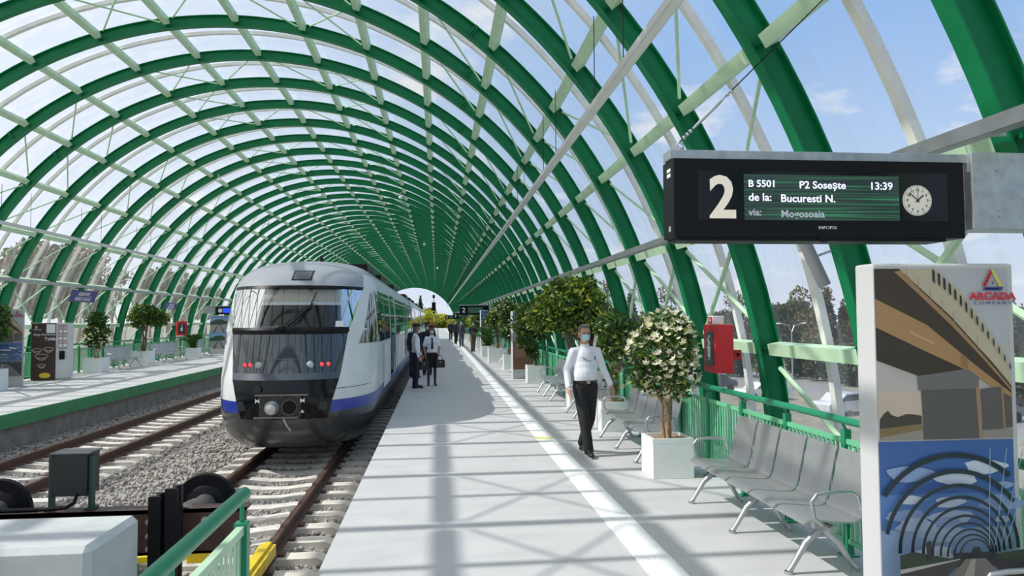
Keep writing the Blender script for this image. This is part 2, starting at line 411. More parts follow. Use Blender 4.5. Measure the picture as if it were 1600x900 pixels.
pl = MB(); pl.b2(RV + .02, RV + .17, .14, BAY - .14, -.07, .07); pl.b2(RV + .085, RV + .10, .105, .15, -.04, .04); pl.b2(RV + .085, RV + .10, BAY - .15, BAY - .105, -.04, .04)
pl_me = pl.mesh('purlin', M_pale)
fr = MB(); arc_sweep(fr, I_prof(RV - .05, RV + .21, .155, .016, .010), -5.5, 185.5, 60)
far_i = len(fr.f)
for a in NODES:
    rot = Matrix.Rotation(-R(a), 3, 'Y'); fr.box(rot @ Vector((RV + .09, BAY / 2, 0)), (.15, BAY - .2, .14), 1, rot)
far_me = fr.mesh('arch_rib', [M_green, M_pale])
NTH = 'first second third fourth fifth sixth seventh eighth ninth tenth eleventh twelfth thirteenth fourteenth fifteenth'.split()
HINT = {2: 'dark green steel arch rib behind the bracket of the hanging departure display', 3: 'dark green steel arch rib rising just behind the advertising totem', 4: 'dark green steel arch rib beside the red fire hose cabinet',
        5: 'dark green steel arch rib behind the white flowering shrub', 6: 'dark green steel arch rib just beyond the white flowering shrub', 7: 'dark green steel arch rib at the right edge of the big leafy tree'}
for n in range(0, N_ARCH):
    near = n <= 30
    if n in HINT: lab, grp = HINT[n], None
    elif n < 2: lab, grp = 'green steel arch rib overhead of the camera, outside the picture', 'arch ribs overhead'
    elif n < 16: lab, grp = 'green steel arch rib of the tunnel, %s in line from the departure display' % NTH[n - 2], None
    else: lab, grp = 'slim green steel arch rib deep inside the tunnel', 'arch ribs deep in the tunnel'
    if near:
        t = thing('arch_rib', lab, 'arch', (CX, arcY(n), CZ), 0, grp); obj('beam', rib_me, t)
        for a in NODES:
            p = obj('purlin', pl_me, t); p.rotation_euler = (0, -R(a), 0)
    else:
        o = obj('arch_rib', far_me); o.location = (CX, arcY(n), CZ); tag(o, lab, 'arch', grp)
hp = MB(); arc_sweep(hp, [(RV + .21, -.05), (RV + .21, .05), (RV + .29, .05), (RV + .29, -.05)], -5.5, 185.5, 72)
hp_me = hp.mesh('glazing_hoop', M_hoop)
for n in range(0, N_ARCH - 1):
    o = obj('glazing_hoop', hp_me); o.location = (CX, arcY(n + .5), CZ)
    lab, grp = ('white curved glazing bar between green arch ribs deep in the tunnel', 'glazing hoops deep in the tunnel')
    if n < 12: lab, grp = 'white curved glazing bar between green ribs, %s in line from the departure display' % NTH[max(0, n - 2)], None
    if n < 2: lab, grp = 'white curved glazing bar overhead near the camera, outside the picture', 'glazing hoops overhead'
    tag(o, lab, 'glazing bar', grp)
# bracing rods
rods = []
r_in = RV + .13
for n in range(0, 56):
    for i in range(len(NODES) - 1):
        a, b = NODES[i] + .95, NODES[i + 1] - .95; Y0, Y1 = arcY(n) + .13, arcY(n + 1) - .13
        if i in (0, 15): X = n != 3; rad = .03
        elif i in (6, 9): X = n % 4 != 0; rad = .02
        else: X = None; rad = .02
        d1 = (vault(a, Y0, r_in + .035), vault(b, Y1, r_in + .035), rad); d2 = (vault(b, Y0, r_in - .035), vault(a, Y1, r_in - .035), rad)
        if i in (0, 15) and not X: continue
        if X: rods += [(n, *d1), (n, *d2)]
        elif X is None:
            up = n < 5 or i not in (1, 2, 13, 14)
            if n == 2 and i in (1, 2): continue
            if i in (1, 2, 13, 14) or (i in (3, 4, 11, 12) and n % 3 != 2) or (i in (7, 8) and n % 2): rods.append((n, *((d2 if up else d1) if i < 8 else (d1 if up else d2))))
for n in range(0, 56):                                  # struts down to the footing
    for a0, s in ((9.6, -1), (168.7, 1)):
        if n % 2: rods.append((n, vault(a0 + s * 1.3, arcY(n + 1) - .14, r_in), vault(a0 + s * 8, arcY(n) + .15, r_in), .03))
rods.sort(key=lambda q: q[0])
far = MB()
for k, (n, p, q, r) in enumerate(rods):
    if k < 300:
        b = MB(); b.tube([p, q], r, 8); o = b.build('bracing_rod', M_pale, smooth=True)
        tag(o, 'thin pale green bracing rod slanting between arch ribs of the tunnel', 'rod', 'bracing rods of the tunnel')
    else: far.tube([p, q], r, 5)
o = far.build('bracing_rod', M_pale); tag(o, 'many thin pale green bracing rods far down the tunnel', 'rods', kind='stuff')
for nm, nodes in (('trim_3', (4.5,)), ):
    b = MB()
    for s in (0, 1):
        a = -3.6 if s == 0 else 183.6
        p, q = vault(a, arcY(-1), RV + .1), vault(a, END_Y, RV + .1); b.bar(p, q, .3, .3)
    struct(b.build(nm, M_concd))

# trunkings and trays that run the length of the tunnel
def trunking(x, z, lab):
    t = thing('light_trunking', lab, 'light', (x, 0, z)); b = MB()
    b.b2(-.06, .06, -2, 150, -.04, .04, 0, .012); b.build('casing', M_tube, t)
    b = MB(); b.b2(-.035, .035, -2, 150, -.05, -.0405); b.build('diffuser', mat('diffuser', (.8, .8, .78), .3), t)
    s = (x - CX) / abs(x - CX)
    for n in range(1, 60, 1):
        Y = arcY(n) + (1.1 if n % 2 else .3); rr = math.sqrt(max(0, (RV + .02) ** 2 - (x - CX) ** 2)) + CZ - z
        b = MB(); b.tube([(0, Y, .03), (0, Y, rr - .05)], .006, 5); b.build('suspension_wire', M_dark, t)
    return t
trunking(1.98, 4.56, 'long white light trunking hung over the platform with the walking man')
trunking(-11.67, 4.6, 'long white light trunking hung over the opposite platform')
def tray(x, z, s, lab):
    b = MB(); b.b2(x - .05, x + .05, -1, 150, z - .01, z); b.b2(x - s * .05 - .006, x - s * .05 + .006, -1, 150, z - .01, z + .085); b.b2(x + s * .05 - .004, x + s * .05 + .004, -1, 150, z, z + .05)
    t = thing('cable_tray', lab, 'cable tray'); b.build('channel', M_tray, t)
    for n in range(0, 60):
        c = MB(); c.b2(x - .01, x + s * .06, arcY(n) - .13, arcY(n) - .10, z - .03, z - .01); c.build('bracket', M_galv, t)
tray(3.38, 3.02, 1, 'grey steel cable tray fixed along the arches behind the display')
tray(-12.95, 3.17, -1, 'pale steel cable tray fixed along the arches over the opposite platform')

# ------------------------------------------------------------------ railings
def picket_panel(L):
    b = MB(); b.b2(-.018, .018, .03, L - .03, .885, .925); b.b2(-.018, .018, .03, L - .03, .10, .135)
    n = int((L - .1) / .075)
    for i in range(n + 1): y = .05 + (L - .1) * i / n; b.b2(-.004, .004, y - .018, y + .018, .13, .89)
    return b
def post_mb():
    b = MB(); b.b2(-.03, .03, -.03, .03, 0, 1.0, 0, .004); b.b2(-.06, .06, -.06, .06, 0, .012); b.tube([(0, 0, 1.0), (-.035, 0, 1.06)], .010, 6); return b
panel_me = picket_panel(1.0).mesh('picket_panel', M_fence); panel2_me = picket_panel(1.0).mesh('picket_panel', M_pale); post_me = post_mb().mesh('post', M_rail_green)
def railing(x, side, y0, n_near, n_all, lab):
    t = thing('railing', lab, 'railing', (x, 0, 0))
    b = MB(); b.tube([(-side * .05, y0 - .05, 1.08), (-side * .05, y0 + n_all + .05, 1.08)], .030, 12); b.build('handrail', M_rail_green, t, True)
    for i in range(n_near):
        p = obj('picket_panel', panel_me, t); p.location = (0, y0 + i, 0)
        p = obj('post', post_me, t); p.location = (0, y0 + i, 0); p.scale.x = side
    b = MB()
    for i in range(n_near, n_all):
        y = y0 + i; b.b2(-.03, .03, y - .03, y + .03, 0, 1.0, 1); b.b2(-.018, .018, y, y + 1, .885, .925); b.b2(-.018, .018, y, y + 1, .1, .135)
        for k in range(11): b.b2(-.004, .004, y + .06 + k * .088, y + .09 + k * .088, .13, .89)
    b.build('far_panels', [M_fence, M_rail_green], t)['kind'] = 'stuff'
railing(3.26, 1, -1.35, 62, 150, 'green picket railing behind the row of benches and white planters')
railing(-13.42, -1, 4.3, 62, 145, 'green picket railing along the far side of the opposite platform')
t = thing('railing', 'short green railing at the platform edge beside the buffer stop', 'railing', (-.97, 2.85, 0))
b = MB(); b.tube([(0, -4, 1.03), (0, 1.02, 1.03)], .034, 14); b.build('handrail', M_rail_green, t, True)
for y in (-1.02, -.0, .98):
    b = MB(); b.b2(-.032, .032, y - .032, y + .032, -.2, .90, 0, .004); b.tube([(0, y, .88), (0, y, 1.03)], .012, 8); b.build('post', M_rail_green, t)
for y in (-2.0, -1.0, 0.0):
    p = obj('picket_panel', panel2_me, t); p.location = (0, y - .02, -.04)

# ------------------------------------------------------------------ benches
def bench_meshes():
    prof = [(-.03, .405), (.0, .43), (.05, .436), (.25, .415), (.36, .41), (.40, .43), (.425, .50), (.50, .83), (.515, .87)]
    b = MB(); n = len(prof); w = .455; th = .012
    top = prof; bot = []
    for i, p in enumerate(prof):
        a = prof[max(0, i - 1)]; c = prof[min(n - 1, i + 1)]; d = Vector((c[0] - a[0], c[1] - a[1])).normalized(); bot.append((p[0] + d.y * th, p[1] - d.x * th))
    b.prism(top + bot[::-1], -w / 2, w / 2)
    b.prism([(-.032, .40), (-.032, .412), (.01, .39), (.0, .38)], -w / 2, w / 2)
    seat = b.mesh('seat', M_steel, True)
    l = MB()
    l.tube([(.2, 0, .335), (.06, 0, .22), (-.05, 0, .05), (-.075, 0, .02)], [.032, .026, .02, .022], 10)
    l.tube([(.2, 0, .335), (.32, 0, .22), (.42, 0, .05), (.445, 0, .02)], [.032, .026, .02, .022], 10)
    l.tube([(-.075, 0, .0), (-.075, 0, .022)], .032, 10); l.tube([(.445, 0, .0), (.445, 0, .022)], .032, 10)
    l.b2(.12, .28, -.03, .03, .33, .40)
    leg = l.mesh('leg', M_cast, True)
    a = MB(); a.tube([(.40, 0, .50), (.38, 0, .60), (.33, 0, .635), (.15, 0, .63), (.06, 0, .62), (.02, 0, .57), (.04, 0, .45), (.10, 0, .40)], .015, 10)
    arm = a.mesh('armrest', M_cast, True)
    return seat, leg, arm
seat_me, leg_me, arm_me = bench_meshes()
def bench(x, y0, n, side, lab, pitch=.492):
    t = thing('bench', lab, 'bench', (x, y0, 0), 0 if side > 0 else PI)
    s = side
    for i in range(n): o = obj('seat', seat_me, t); o.location = (0, s * (i + .5) * pitch, 0)
    b = MB(); b.tube([(.2, s * .03, .355), (.2, s * (n * pitch - .03), .355)], .028, 10); b.build('beam', M_cast, t, True)
    ks = [.18, n * pitch - .18] if n < 4 else [.18, n * pitch / 2, n * pitch - .18]
    for k in ks: o = obj('leg', leg_me, t); o.location = (0, s * k, 0)
    for k in (.0, n * pitch): o = obj('armrest', arm_me, t); o.location = (0, s * k, 0)
    return t
BX = 2.66
bench(BX, 5.12, 5, 1, 'steel five seat bench in front, between the totem and the flowering planter')
bench(BX, 9.35, 5, 1, 'steel bench just beyond the white flowering shrub, beside the walking man')
bench(BX, 12.95, 4, 1, 'steel bench half hidden behind the walking man')
bench(BX, 16.7, 5, 1, 'steel bench beyond the walking man, left of the big leafy tree trunk')
bench(BX, .98, 5, 1, 'steel bench at the bottom right corner, past the advertising totem')
for i, (y, lab) in enumerate([(24.6, 'steel bench beyond the brown poster stand'), (29.4, 'small distant steel bench next to two close white planters'), (34.6, 'small distant steel bench before the palm planter'), (44.0, 'tiny steel bench far along the platform with the people'), (51.4, 'farthest steel bench on the platform with the people')]): bench(BX, y, 4, 1, lab)
LX = -12.55
bench(LX, 30.5, 5, -1, 'steel bench on the opposite platform next to the flowering planter').location.y = 30.5
bench(LX, 35.2, 7, -1, 'steel bench on the opposite platform between the round tree and the palm')
bench(LX, 41.3, 3, -1, 'steel bench on the opposite platform behind the palm planter')

# ------------------------------------------------------------------ planters with trees
def planter_base(t, w, h, mulch=True):
    b = MB(); k = w / 2; i = k - .035
    b.b2(-k, k, -k, k, 0, h - .06, 0, .006); b.b2(-k, -i, -k, k, h - .06, h); b.b2(i, k, -k, k, h - .06, h); b.b2(-i, i, -k, -i, h - .06, h); b.b2(-i, i, i, k, h - .06, h)
    b.build('planter_box', M_planter, t)
    b = MB(); n = 10
    vs = [(-i + 2 * i * a / n, -i + 2 * i * c / n, h - .035 + .016 * math.sin(a * 2.1 + c * 3.7)) for a in range(n + 1) for c in range(n + 1)]
    b.add(vs, [(a * (n + 1) + c, (a + 1) * (n + 1) + c, (a + 1) * (n + 1) + c + 1, a * (n + 1) + c + 1) for a in range(n) for c in range(n)])
    b.build('mulch', M_soil, t, True)
def wob(p, q, n, amp, g):
    p, q = Vector(p), Vector(q); return [p.lerp(q, i / n) + (Vector(g.normal(size=3)) * amp if 0 < i < n else Vector()) for i in range(n + 1)]
def potted(lab, loc, w, h, stems, clumps, n_leaf, leaf, mats, wts, seed, flowers=0, rad=.03, flower_clumps=None, bark=None, up=.3, name='potted_tree', cat='potted tree', group=None, shell=.55):
    g = np.random.default_rng(seed); t = thing(name, lab, cat, loc, 0, group); planter_base(t, w, h)
    b = MB()
    for (p, q) in stems:
        pts = wob((p[0], p[1], h - .05), q, 6, .025, g); b.tube(pts, [rad * (1.2 - .6 * i / 6) for i in range(7)], 8)
        for k in range(7):
            c, r = clumps[g.integers(len(clumps))]; e_ = Vector(c) + Vector([g.uniform(-.8, .8) * r[i] for i in range(3)]); e_.x = max(-13.1 - loc[0], min(3.1 - loc[0], e_.x))
            b.tube(wob(pts[4 + k % 3], e_, 4, .03, g), [rad * .45, rad * .36, rad * .28, rad * .2, rad * .12], 5)
    b.build('trunk', bark or M_trunk, t, True)
    P_ = blob_pts(g, clumps, n_leaf, shell); X_ = P_[:, 0] + loc[0]; keep = np.hypot(X_ - CX, P_[:, 2] - CZ) < RV - .06 - leaf * 1.3
    keep &= ~((X_ > 3.12 - leaf) & (P_[:, 2] < 1.15 + leaf)) & ~((X_ < -13.3 + leaf) & (P_[:, 2] < 1.15 + leaf))
    leaves(P_[keep], leaf, mats, wts, 'foliage', t, seed, up=up)['kind'] = 'stuff'
    if flowers:
        P = blob_pts(g, flower_clumps or clumps, flowers, .85); fm = MB()
        for p in P:
            r = g.uniform(.7, 1.25) * .036; rot = Euler(g.uniform(-.9, .9, 3)).to_matrix(); c = Vector(p)
            for k in range(6):
                a = k * PI / 3 + (k % 2) * .15; u = rot @ Vector((math.cos(a), math.sin(a), .45)); w_ = rot @ Vector((-math.sin(a), math.cos(a), 0)); up_ = rot @ Vector((0, 0, 1))
                fm.add([c, c + u * r * .6 + w_ * r * .45, c + u * r * 1.25 + up_ * r * .15, c + u * r * .6 - w_ * r * .45], [(0, 1, 2), (0, 2, 3)])
        o = fm.build('blossoms', M_petal, t, fix=False); o['kind'] = 'stuff'
    return t
PX = 2.78
potted('white planter in front of the red hose cabinet holding a shrub covered in white blossoms', (PX, 8.8, 0), .50, .47,
       [((-.03, .02), (-.08, 0, 1.25)), ((.03, 0), (.1, .05, 1.35)), ((0, -.04), (-.02, -.1, 1.3)), ((.05, .04), (.14, .1, 1.2))],
       [((-.04, 0, 1.46), (.42, .4, .38)), ((.04, .05, 1.15), (.38, .36, .26)), ((0, 0, 1.74), (.30, .3, .22)), ((-.34, 0, 1.28), (.14, .2, .25)), ((.33, 0, 1.05), (.14, .2, .16)), ((-.25, 0, 1.80), (.1, .1, .16)), ((.3, 0, 1.72), (.1, .1, .15))], 2100, .085, [M_leafd, M_leafg, M_leafy], [6, 3, .6], 11, 400, .022,
       [((-.04, 0, 1.5), (.46, .44, .42)), ((.04, .05, 1.2), (.42, .38, .32)), ((0, 0, 1.76), (.34, .32, .26))], M_trunkpale, name='potted_shrub', cat='potted shrub')
potted('white planter directly behind the walking man with a dark bushy tree', (3.0, 12.45, 0), .54, .50,
       [((-.02, 0), (.05, .1, 1.2)), ((.05, .03), (.16, .0, 1.3))], [((.16, 0, 1.45), (.42, .45, .36)), ((.3, .1, 1.15), (.32, .4, .22)), ((.0, 0, 1.78), (.34, .4, .26)), ((.05, 0, .85), (.2, .2, .2))], 2500, .10, [M_leafd, M_leafg, M_leafy], [6, 4, .6], 12, 26, .024, bark=M_trunkpale)
potted('white planter left of the walking man with the tallest leafy tree leaning over the platform', (3.05, 15.65, 0), .56, .52,
       [((.0, 0), (-.28, 0, 1.7)), ((.08, .05), (.35, .1, 1.75)), ((.1, 0), (.2, -.1, 1.6))],
       [((-.2, 0, 2.25), (.75, .8, .42)), ((-.75, 0, 1.95), (.42, .55, .36)), ((.45, 0, 2.05), (.6, .7, .45)), ((.0, 0, 1.85), (.8, .6, .28)), ((-.15, 0, 2.6), (.5, .5, .2)), ((.75, .1, 1.7), (.4, .5, .35))], 6800, .125, [M_leafg, M_leafd, M_leafy], [5, 3, 2.4], 13, 0, .05)
potted('white planter with a drooping dark small tree beside the brown poster stand', (2.93, 21.95, 0), .56, .52,
       [((0, 0), (.0, 0, 1.5))], [((-.15, 0, 1.75), (.55, .5, .38)), ((-.12, -.1, 1.3), (.5, .4, .35)), ((.0, -.1, .92), (.28, .25, .25)), ((-.2, 0, 2.1), (.42, .4, .3))], 2800, .13, [M_leafd, M_leafg, M_leafy], [6, 3, .6], 14, 0, .03)
potted('white planter with a pale blossoming shrub left of the brown poster stand', (2.80, 28.0, 0), .62, .56, [((.0, 0), (0, 0, 1.3)), ((.04, 0), (.1, 0, 1.3)), ((-.04, 0), (-.1, 0, 1.3))],
       [((0, 0, 1.7), (.5, .5, .5)), ((-.1, 0, 2.2), (.4, .4, .4)), ((.1, 0, 1.3), (.4, .4, .3))], 2200, .14, [M_leafd, M_leafg], [3, 2], 15, 210, .03)
potted('large white planter with a blossoming tree before the green palm', (2.62, 32.4, 0), .80, .64, [((0, 0), (.1, 0, 1.6)), ((.05, 0), (-.05, 0, 1.8))], [((.25, 0, 2.1), (.6, .7, .42)), ((-.15, 0, 1.9), (.4, .5, .36)), ((.4, 0, 2.45), (.45, .5, .3))], 2200, .16, [M_leafd, M_leafg, M_leafy], [4, 3, 1], 16, 180, .04)
def palm(lab, loc, w, h, H, n, seed, L=.9):
    g = np.random.default_rng(seed); t = thing('potted_palm', lab, 'potted palm', loc); planter_base(t, w, h); b = MB()
    for i in range(n):
        a = i * 2.4 + g.uniform(-.3, .3); tilt = g.uniform(.25, 1.1); ln = L * g.uniform(.7, 1.1); pts = []
        for k in range(7):
            s = k / 6; rr = ln * s * math.sin(tilt) ; zz = h - .03 + H * .35 * min(1, s * 3) + ln * s * math.cos(tilt) * (1 - .45 * s)
            pts.append(Vector((rr * math.cos(a), rr * math.sin(a), zz)))
        b.tube(pts, [.012 - .0014 * k for k in range(7)], 5)
        for k in range(1, 7):
            d = (pts[k] - pts[k - 1]).normalized(); sd = d.cross(Vector((0, 0, 1)))
            if sd.length < .1: continue
            sd.normalize()
            for q in (0, .5):
                c = pts[k - 1].lerp(pts[k], q)
                for s in (-1, 1):
                    tip = c + sd * s * .26 * (1 - .08 * k) + d * .16 - Vector((0, 0, .05)); b.add([c, c + sd * s * .12 + d * .03, tip, c + sd * s * .1 + d * .13], [(0, 1, 2, 3)], 1)
    o = b.build('fronds', [M_trunk, M_leafp], t, fix=False); o['kind'] = 'stuff'
palm('white planter with a bright green palm in front of the distant totem', (2.55, 37.6, 0), .6, .55, 1.0, 22, 5, 1.3)
for k, (y, sd, lab, col) in enumerate([(47.5, 31, 'distant white planter tree just past the second departure display', [M_leafd, M_leafg]), (55, 32, 'distant yellowish planter tree between the strolling passengers', [M_leafy, M_leafg]), (62, 33, 'distant planter tree behind the passenger in khaki trousers', [M_leafd, M_leafg]), (72, 34, 'farthest planter tree under the last departure displays', [M_leafd, M_leafy])]):
    potted(lab, (2.85, y, 0), .7, .6, [((0, 0), (0, 0, 1.4))], [((0, 0, 1.6), (.6, .7, .42)), ((-.15, 0, 1.85), (.45, .5, .3)), ((.2, 0, 1.4), (.45, .5, .3))], 1100, .2, col, [3, 2], sd, 60, .04)
LPX = -12.55
potted('white planter on the opposite platform with a conical white flowering shrub', (-12.75, 29.2, 0), .66, .56, [((0, 0), (0, 0, 1.3)), ((.05, 0), (.1, 0, 1.2)), ((-.05, 0), (-.1, 0, 1.2))],
       [((0, 0, 1.5), (.45, .45, .35)), ((0, 0, 1.95), (.33, .33, .35)), ((0, 0, 1.15), (.38, .38, .2))], 2000, .12, [M_leafd, M_leafg], [3, 2], 21, 160, .025, [((0, 0, 1.35), (.52, .52, .45))], M_trunkpale, name='potted_shrub', cat='potted shrub')
potted('wide white planter on the opposite platform with a round headed tree', (-12.8, 33.7, 0), .76, .62, [((0, 0), (.0, 0, 1.8)), ((.05, .0), (.15, .1, 1.8))],
       [((0, 0, 2.2), (.75, .8, .42)), ((-.5, 0, 2.0), (.45, .5, .35)), ((.55, 0, 2.05), (.5, .5, .35))], 3400, .15, [M_leafd, M_leafg, M_leafy], [4, 3, 1], 22, 0, .05)
palm('white planter on the opposite platform with an arching palm', (-12.7, 40.1, 0), .62, .52, .8, 20, 6, .9)
potted('white planter at the left edge of the picture with a dark tree', (-12.45, 22.0, 0), .66, .60, [((0, 0), (0, 0, 1.5))], [((0, 0, 1.75), (.5, .5, .45)), ((.15, -.1, 2.1), (.4, .4, .35)), ((-.2, 0, 1.3), (.4, .4, .3))], 2200, .13, [M_leafd, M_leafg], [4, 3], 23, 0, .035)

# ------------------------------------------------------------------ advertising totems
def poly_picture(polys, name, parent, loc, w, h, rz=0):
    """flat printed picture: polygons in 0..1 poster coordinates (y down), later ones lie over earlier ones"""
    mats, idx, b = [], {}, MB()
    for k, (col, pts) in enumerate(polys):
        if col not in idx: idx[col] = len(mats); mats.append(mat('print_%02x%02x%02x' % tuple(int(c * 255) for c in col), col, .35))
        b.add([(x * w, -.0004 * k, (1 - y) * h) for x, y in pts], [tuple(range(len(pts)))], idx[col])
    o = b.build(name, mats, parent, fix=False)
    bm = bmesh.new(); bm.from_mesh(o.data)
    for f in bm.faces:
        if f.normal.y > 0: f.normal_flip()
    bmesh.ops.triangulate(bm, faces=bm.faces[:]); bm.to_mesh(o.data); bm.free()
    o.location = loc; o.rotation_euler = (0, 0, rz); return o
def n1(pts): return [((x - 83) / 390, (y - 32) / 478) for x, y in pts]
VIADUCT = [((.46, .47, .48), [(0, 0), (1, 0), (1, .45), (0, .45)]), ((.50, .46, .42), [(0, .45), (1, .45), (1, .72), (0, .72)]), ((.58, .47, .37), [(0, .72), (1, .72), (1, .9), (0, .9)]),
    ((.06, .055, .04), n1([(88, 452), (100, 436), (112, 428), (122, 440), (140, 446), (165, 438), (190, 440), (208, 444), (208, 500), (88, 505)])), ((.24, .16, .07), n1([(88, 478), (208, 466), (208, 492), (88, 502)])), ((.30, .27, .23), n1([(88, 502), (208, 482), (473, 482), (473, 510), (83, 510)])),
    ((.12, .095, .075), n1([(440, 380), (473, 372), (473, 480), (440, 482)])),
    ((.055, .035, .022), n1([(83, 32), (160, 32), (300, 165), (400, 275), (473, 365), (473, 395), (360, 300), (230, 190), (83, 118)])),
    ((.50, .43, .30), n1([(155, 32), (262, 32), (330, 95), (390, 175), (440, 255), (472, 325), (472, 362), (440, 320), (380, 255), (300, 165), (220, 92)])),
    ((.36, .22, .11), n1([(160, 36), (215, 92), (300, 172), (380, 262), (473, 372), (473, 380), (390, 285), (300, 190), (200, 95), (140, 40)])),
    ((.045, .03, .02), n1([(83, 195), (340, 316), (200, 332), (83, 288)])),
    ((.40, .23, .10), n1([(83, 116), (230, 190), (360, 298), (473, 386), (473, 396), (430, 376), (340, 318), (220, 262), (83, 196)])),
    ((.30, .16, .07), n1([(325, 268), (345, 284), (345, 318), (325, 306)])), ((.50, .34, .18), n1([(180, 205), (250, 240), (250, 248), (180, 212)])),
    ((.16, .15, .145), n1([(198, 332), (350, 318), (376, 338), (376, 372), (200, 372)])), ((.10, .095, .09), n1([(208, 372), (366, 370), (372, 510), (212, 510)])), ((.34, .22, .13), n1([(366, 368), (376, 362), (382, 510), (372, 510)])),
    ((.11, .10, .095), n1([(380, 372), (440, 366), (444, 484), (384, 486)])), ((.32, .20, .12), n1([(440, 366), (446, 368), (450, 484), (444, 484)]))]
for i in range(15):
    t_ = i / 14; xx = 250 + 215 * t_; yy = 32 + 265 * t_ ** 1.25; hh = 34 * (1 - .55 * t_); VIADUCT.append(((.03, .03, .035), n1([(xx, yy), (xx + 7 - 3 * t_, yy + 7), (xx + 7 - 3 * t_, yy + hh + 8), (xx, yy + hh)])))
for i in range(7):
    t_ = i / 6; xx = 172 + 200 * t_; yy = 40 + 190 * t_ ** 1.1; VIADUCT.append(((.30, .25, .18), n1([(xx, yy - 10), (xx + 1.6, yy - 8), (xx + 1.6, yy + 28), (xx, yy + 26)])))
def arcs_picture():
    P = [((.055, .13, .36), [(0, 0), (1, 0), (1, .45), (0, .45)]), ((.10, .22, .50), [(0, .3), (1, .3), (1, .55), (0, .55)]), ((.30, .42, .62), [(0, .5), (1, .5), (1, .78), (0, .78)])]
    g = np.random.default_rng(4)
    for i in range(16):
        cx, cy, rx = g.uniform(.05, .95), g.uniform(.05, .66), g.uniform(.05, .17)
        P.append((((.26, .36, .58), (.42, .52, .68), (.58, .64, .74))[i % 3], [(cx + rx * math.cos(a) * (1 + .25 * math.sin(3 * a + i)), cy + rx * .28 * math.sin(a)) for a in np.linspace(0, 6.0, 12)]))
    for k in range(10):
        r = .66 * .83 ** k; cx, cy = .54, .615; wd = .045 * r + .006
        for j in range(40):
            a0, a1 = PI * j / 40, PI * (j + 1) / 40
            q = [(cx + rr * math.cos(a), cy - rr * .83 * math.sin(a)) for rr, a in ((r, a0), (r, a1), (r - wd, a1), (r - wd, a0))]
            if all(0 <= x <= 1 and 0 <= y <= 1 for x, y in q): P.append(((.02, .035, .045), q))
    for x0 in (.66, .78, .9, .99): P.append(((.30, .38, .44), [(x0, .02), (x0 + .006, .02), (.62 + (x0 - .62) * .35 + .004, .55), (.62 + (x0 - .62) * .35, .55)]))
    L2 = [((.03, .05, .03), [(0, .70), (.1, .68), (.35, .735), (.45, .72), (.62, .72), (.8, .7), (1, .68), (1, .80), (0, .80)]), ((.02, .025, .03), [(.38, .70), (.68, .70), (.68, .745), (.38, .745)]), ((.02, .03, .035), [(.5, .70), (.52, .66), (.56, .66), (.58, .70)]),
          ((.40, .39, .36), [(0, .80), (.42, .74), (.42, .75), (0, .84)]), ((.05, .045, .04), [(0, .83), (.43, .745), (.2, 1), (.02, 1.24), (0, 1.24)]), ((.035, .03, .035), [(.62, .745), (1, .80), (1, 1.24), (.98, 1.24), (.84, 1)]), ((.17, .155, .14), [(.46, .742), (.6, .742), (.83, 1), (1, 1.24), (0, 1.24)]),
          ((.33, .31, .27), [(.5, .745), (.53, .745), (.5, 1), (.44, 1.24), (.26, 1.24), (.38, 1)]), ((.09, .08, .075), [(.2, .88), (.72, .88), (.73, .89), (.19, .89)]), ((.03, .03, .03), [(.18, .62), (.22, .60), (.22, .74), (.19, .74)])]
    P += [(c, [(x, .60 + (y - .72) * .77) for x, y in p]) for c, p in L2]
    return P
def tracks_picture():
    return [((.16, .28, .55), [(0, 0), (1, 0), (1, 1), (0, 1)]), ((.25, .42, .66), [(0, .12), (1, .08), (1, .3), (0, .3)]), ((.05, .09, .07), [(.0, .36), (.2, .3), (.3, .2), (.7, .2), (.85, .32), (1, .3), (1, .55), (0, .55)]),
            ((.34, .33, .32), [(0, .55), (1, .5), (1, 1), (0, 1)]), ((.10, .09, .09), [(.47, .5), (.5, .5), (.28, 1), (.16, 1)]), ((.10, .09, .09), [(.53, .5), (.56, .5), (.86, 1), (.74, 1)])]
def logo(parent, loc, s, rz=0):
    e_ = bpy.data.objects.new('logo', None); C.objects.link(e_); e_.parent = parent; e_.location = loc; e_.rotation_euler = (0, 0, rz)
    b = MB()
    def q(pts, mi): b.add([(x * s, 0, z * s) for x, z in pts], [tuple(range(len(pts)))], mi)
    q([(-.30, .02), (-.18, .02), (.02, .42), (-.03, .52)], 0); q([(-.03, .52), (.02, .42), (.10, .26), (.22, .02), (.34, .02), (.06, .52)], 1); q([(-.30, -.10), (.30, -.10), (.36, .0), (-.24, .0)], 2)
    for i in range(4): q([(-.255 + i * .06, .06 + i * .10), (-.235 + i * .06, .05 + i * .10), (-.215 + i * .06, .10 + i * .10), (-.235 + i * .06, .11 + i * .10)], 3)
    q([(.0, .08), (.05, .08), (.05, .14), (.0, .14)], 2); q([(.01, .17), (.04, .17), (.025, .23)], 2)
    for i in range(6): q([(-.2 + i * .07, -.075), (-.16 + i * .07, -.075), (-.16 + i * .07, -.03), (-.2 + i * .07, -.03)], 3)
    b.build('emblem', [mat('logo_red', (.62, .03, .06), .4), mat('logo_yellow', (.72, .62, .12), .4), mat('logo_blue', (.05, .06, .25), .4), M_white], e_, fix=False)
    text('ARCADA', .30 * s, mat('logo_red', (.62, .03, .06), .4), e_, (0, -.001, -.37 * s), align='CENTER', squash=1.18, bold=.010 * s)
    b = MB(); b.b2(-.56 * s, .56 * s, -.0018, -.0014, -.285 * s, -.272 * s); b.build('underline', mat('logo_stripe', (.30, .05, .20), .4), e_)
    text('C O M P A N Y', .125 * s, mat('logo_blue', (.05, .06, .25), .4), e_, (0, -.001, -.51 * s), align='CENTER', squash=1.45)
